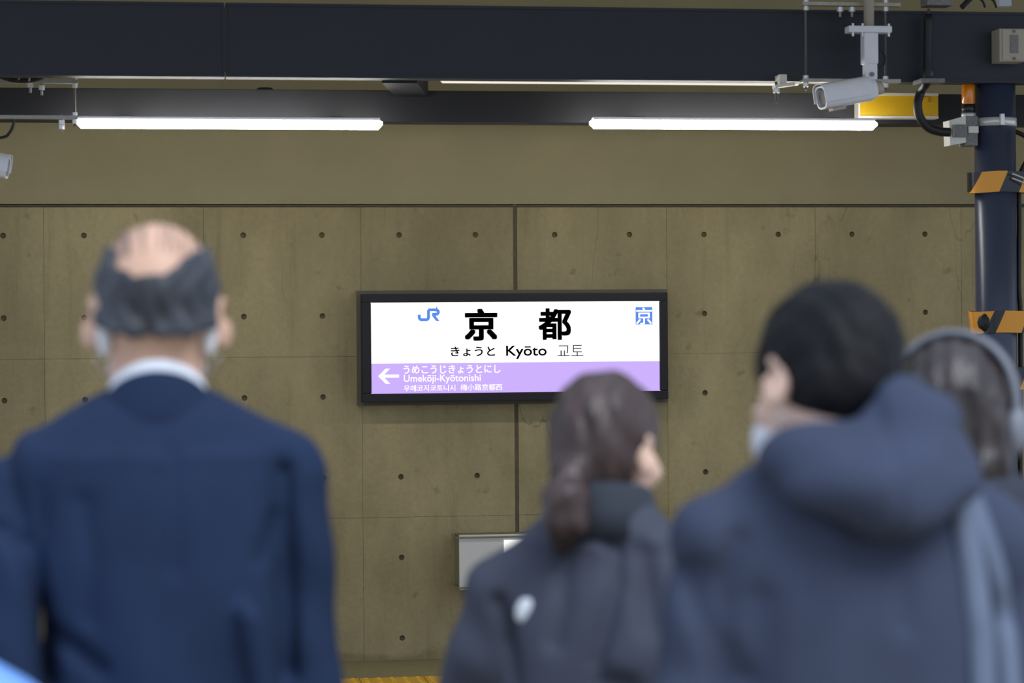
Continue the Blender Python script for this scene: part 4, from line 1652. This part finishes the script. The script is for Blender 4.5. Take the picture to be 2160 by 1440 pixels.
f.op(ell((.005, -.135, 1.415), (.118, .068, .048)), .03)
f.op(ell((.01, -.165, 1.400), (.066, .054, .044)), .04)
f.op(cap((-.09, -.01, 1.405), (-.075, .07, 1.40), .038, .030), .03)
f.op(cap((.10, -.01, 1.42), (.075, .07, 1.40), .042, .030), .03)
f.op(cap((-.06, -.085, 1.43), (.06, -.080, 1.485), .034, .036), .03)
f.op(cap((.045, -.070, 1.490), (.105, -.015, 1.450), .036, .040), .03)
f.op(cap((.02, -.078, 1.45), (.055, -.074, 1.515), .030, .022), .03)
f.op(cap((.03, -.082, 1.488), (.085, -.055, 1.492), .034, .034), .02)
f.op(cap((0, .02, 1.36), (.0, .055, 1.62), .066, .075), .015, sub=True)
f.displace(lambda x, y, z: (.003 * np.sin(x * 34 + z * 30 + 1.2) + .004 * np.sin(z * 60 - x * 30) + .004 * np.exp(-((x - .01) / .008) ** 2)).astype(np.float32))
hood = mesh_obj('hood', f.mesh('hood'), 'hoodie_slate', guy, True)
trousers_shoes(guy, .975)
f = Field((-.13, -.16, -.12), (.13, .14, .18), .005)
f.op(ell((0, -.012, .036), (.090, .106, .100)))
f.op(ell((0, -.065, -.02), (.066, .046, .050)), .03)
f.op(half((0, 1, -.45), .062), .008, inter=True)
f.op(ell((0, .09, -.04), (.075, .085, .085)), .01, sub=True)
for sd in (-1, 1):
    f.op(ell((sd * .090, -.004, -.022), (.026, .028, .036)), .008, sub=True)
f.op(half((0, .2, -1), .050), .008, inter=True)
f.displace(lambda x, y, z: (.0015 * np.sin(x * 95 + 3 * np.sin(z * 40)) * np.sin(z * 80 + y * 60) + .0015 * np.sin(x * 200 + z * 60)).astype(np.float32))
local_part(guy, 'hair', f, 'hair_black', Mg)
face_mask(guy, Mg, False)

# tote bag on his right shoulder: two handles fanning down to the bag
tw = Matrix.Translation(guy.location) @ Matrix.Rotation(guy.rotation_euler.z, 4, 'Z')
tb_ = thing('tote_bag', 'grey-blue tote bag on the hoodie shoulder, two straps showing', 'bag', tw @ Vector((.20, -.13, .72)), guy.rotation_euler.z)
f = Field((-.22, -.10, -.03), (.22, .10, .36), .009)
f.op(loft([(0.0, 0, 0, .16, .055), (.15, 0, 0, .17, .06), (.32, 0, 0, .18, .03)], 4))
f.displace(lambda x, y, z: (.004 * np.sin(x * 30 + z * 14)).astype(np.float32))
mesh_obj('bag_body', f.mesh('bag_body'), 'strap_blue', tb_, True)


def strap(parent, pts, w0, w1, th, m_, nrm=(0, -1, 0)):
    b = MB()
    pts = [Vector(p) for p in pts]
    q_ = []
    ext = [pts[0] * 2 - pts[1]] + pts + [pts[-1] * 2 - pts[-2]]
    for i in range(1, len(ext) - 2):
        for k_ in range(5):
            t_ = k_ / 5
            p0, p1, p2, p3 = ext[i - 1:i + 3]
            q_.append(.5 * ((2 * p1) + (p2 - p0) * t_ + (2 * p0 - 5 * p1 + 4 * p2 - p3) * t_ * t_ + (3 * p1 - p0 - 3 * p2 + p3) * t_ ** 3))
    q_.append(pts[-1])
    prev = None
    for i, p_ in enumerate(q_):
        tan = (q_[min(i + 1, len(q_) - 1)] - q_[max(0, i - 1)]).normalized()
        side = tan.cross(Vector((1, 0, 0))).cross(tan).normalized()
        n_ = side.cross(tan).normalized()
        w_ = (w0 + (w1 - w0) * i / (len(q_) - 1)) / 2
        sec = [b.bm.verts.new(p_ + side * sx_ * w_ + n_ * sy_ * th / 2) for sx_, sy_ in ((-1, -1), (1, -1), (1, 1), (-1, 1))]
        if prev:
            for j in range(4):
                b.bm.faces.new((prev[j], prev[(j + 1) % 4], sec[(j + 1) % 4], sec[j]))
        else:
            b.bm.faces.new(sec[::-1])
        prev = sec
    b.bm.faces.new(prev)
    return b.build('handle', m_, parent, True)


# ---------------------------------------------------------------- the woman with headphones
dP = 3.78
sP = .93
arms = {1: ((.155, -.005, 1.29), (.19, -.03, 1.02), (.14, .13, .92), (-.3, 1, 0), (-1, 0, 0)),
        -1: ((-.155, -.005, 1.29), (-.19, -.03, 1.02), (-.14, .13, .92), (.3, 1, 0), (1, 0, 0))}
lady, Ml, zl = person('dark-haired woman wearing grey headphones at the right picture edge', 2010, 884, dP, -8,
                      (0, .03, -20, 8, 6), arms, sP, skin='skin_pale', neck_r=.048, head_s=.97, earflare=22)
f = Field((-.36, -.30, .62), (.36, .30, 1.46), .008)
f.op(loft([(.66, 0, 0, .20, .15), (.9, 0, 0, .185, .145), (1.05, 0, 0, .175, .138), (1.2, 0, -.005, .170, .128), (1.29, 0, -.01, .13, .10), (1.34, 0, -.01, .085, .075)], 2.3))
for sd in (-1, 1):
    f.op(cap((sd * .035, -.012, 1.335), (sd * .145, -.008, 1.275), .060, .055), .06)
    sh, el, wr, hd, pn = arms[sd]
    f.op(cap((sd * .155, -.006, 1.265), el, .060, .062), .03)
    f.op(cap(el, wr, .062, .046), .025)
f.displace(lambda x, y, z: (.006 * np.sin(x * 36 + 2 * np.sin(z * 7)) * np.clip((1.28 - z) * 4, 0, 1)).astype(np.float32))
mesh_obj('coat', f.mesh('coat'), 'coat_slate', lady, True)
ring_collar(lady, 'coat_collar', 'coat_slate', (0, -.002), .066, .068, lambda a_: 1.335 + .01 * back(a_), lambda a_: .045 - .01 * fro(a_), .012, flare=.025)
trousers_shoes(lady, sP)
f = Field((-.17, -.20, -.30), (.17, .16, .18), .005)
f.op(ell((0, -.014, .034), (.086, .106, .098)))
f.op(loft([(-.22, .0, -.075, .055, .035), (-.15, 0, -.070, .080, .048), (-.06, 0, -.055, .088, .060), (.03, 0, -.03, .084, .075)], 2.2), .04)
for x0_, x1_, ln in ((-.072, -.085, -.17), (.072, .085, -.19), (-.03, -.04, -.235), (.03, .045, -.24)):
    f.op(cap((x0_, -.05, -.02), (x1_, -.055, ln), .026, .014), .03)
f.op(cap((.075, .02, .0), (.088, .01, -.16), .016, .012), .02)
f.op(half((0, 1, -.35), .056), .01, inter=True)
f.op(ell((.0, .07, -.06), (.072, .075, .095)), .01, sub=True)
f.displace(lambda x, y, z: (.005 * np.sin(x * 75 + 3 * np.sin(z * 26 + y * 8)) * np.clip((.06 - z) * 8, .15, 1) + .002 * np.sin(x * 190 + 40 * z)).astype(np.float32))
local_part(lady, 'hair', f, 'hair_darkbrown', Ml)
face_mask(lady, Ml, False)
# headphones
wl = Matrix.Translation(lady.location) @ Matrix.Rotation(lady.rotation_euler.z, 4, 'Z') @ Ml
hp_ = thing('headphones', 'grey over-ear headphones worn over dark hair at the right edge', 'headphones')
hp_.matrix_world = wl
hb = MB()
prev = None
for i in range(41):
    a_ = math.radians(-12 + 204 * i / 40)
    ca, sa = math.cos(a_), math.sin(a_)
    ctr = Vector((.098 * ca, -.028, .022 + .109 * sa))
    rad = Vector((ca, 0, sa))
    wd = .014 + .010 * max(0, sa)
    sec = [hb.bm.verts.new(ctr + rad * (.0075 * c_ + .004) + Vector((0, 1, 0)) * (wd * s_)) for c_, s_ in ((math.cos(q_ * math.pi / 5), math.sin(q_ * math.pi / 5)) for q_ in range(10))]
    if prev:
        for j in range(10):
            hb.bm.faces.new((prev[j], prev[(j + 1) % 10], sec[(j + 1) % 10], sec[j]))
    else:
        hb.bm.faces.new(sec[::-1])
    prev = sec
hb.bm.faces.new(prev)
hb.build('headband', 'headphone_grey', hp_, True)
for sd in (-1, 1):
    f = Field((-.15, -.1, -.08), (.15, .1, .07), .005)
    f.op(ell((sd * .104, -.018, -.010), (.020, .036, .042)))
    mesh_obj('ear_cup', f.mesh('ear_cup'), 'headphone_grey', hp_, True)
    c_ = MB().cyl((sd * .085, -.018, -.010), (sd * .096, -.018, -.010), .036, .040, n=24)
    c_.build('ear_cushion', 'black_rubber', hp_, True)

# place the straps and the logo on the actual cloth surfaces
bpy.context.view_layer.update()


def snap(obj, px, py, lift):
    """point on obj under the line of sight through (px, py), lifted off the surface"""
    Mi = obj.matrix_world.inverted()
    o_ = Mi @ CAM
    d_ = (Mi.to_3x3() @ ray(px, py)).normalized()
    hit, loc, nrm, _ = obj.ray_cast(o_, d_)
    if not hit:
        return None, None
    wn = (obj.matrix_world.to_3x3() @ nrm).normalized()
    return obj.matrix_world @ loc + wn * lift, wn


hoodie = next(o for o in guy.children if o.name.startswith('hoodie'))
jacket = next(o for o in woman.children if o.name.startswith('jacket'))
ti = tb_.matrix_world.inverted()
for pts in ([(2014, 1010), (2022, 1070), (2034, 1140), (2046, 1220), (2056, 1300), (2062, 1380)], [(2020, 1012), (2042, 1070), (2068, 1140), (2092, 1220), (2112, 1300), (2128, 1380)]):
    W_ = []
    for x, y in pts:
        h_, n_ = snap(hoodie, x, y, .008)
        if h_ is not None:
            W_.append(ti @ h_)
    W_.append(Vector((W_[-1].x, W_[-1].y * .5 - .03, .30)))
    strap(tb_, W_, .030, .030, .005, 'strap_blue')
h_, n_ = snap(jacket, 1107, 1287, .001)
if h_ is not None:
    lg.location = woman.matrix_world.inverted() @ h_
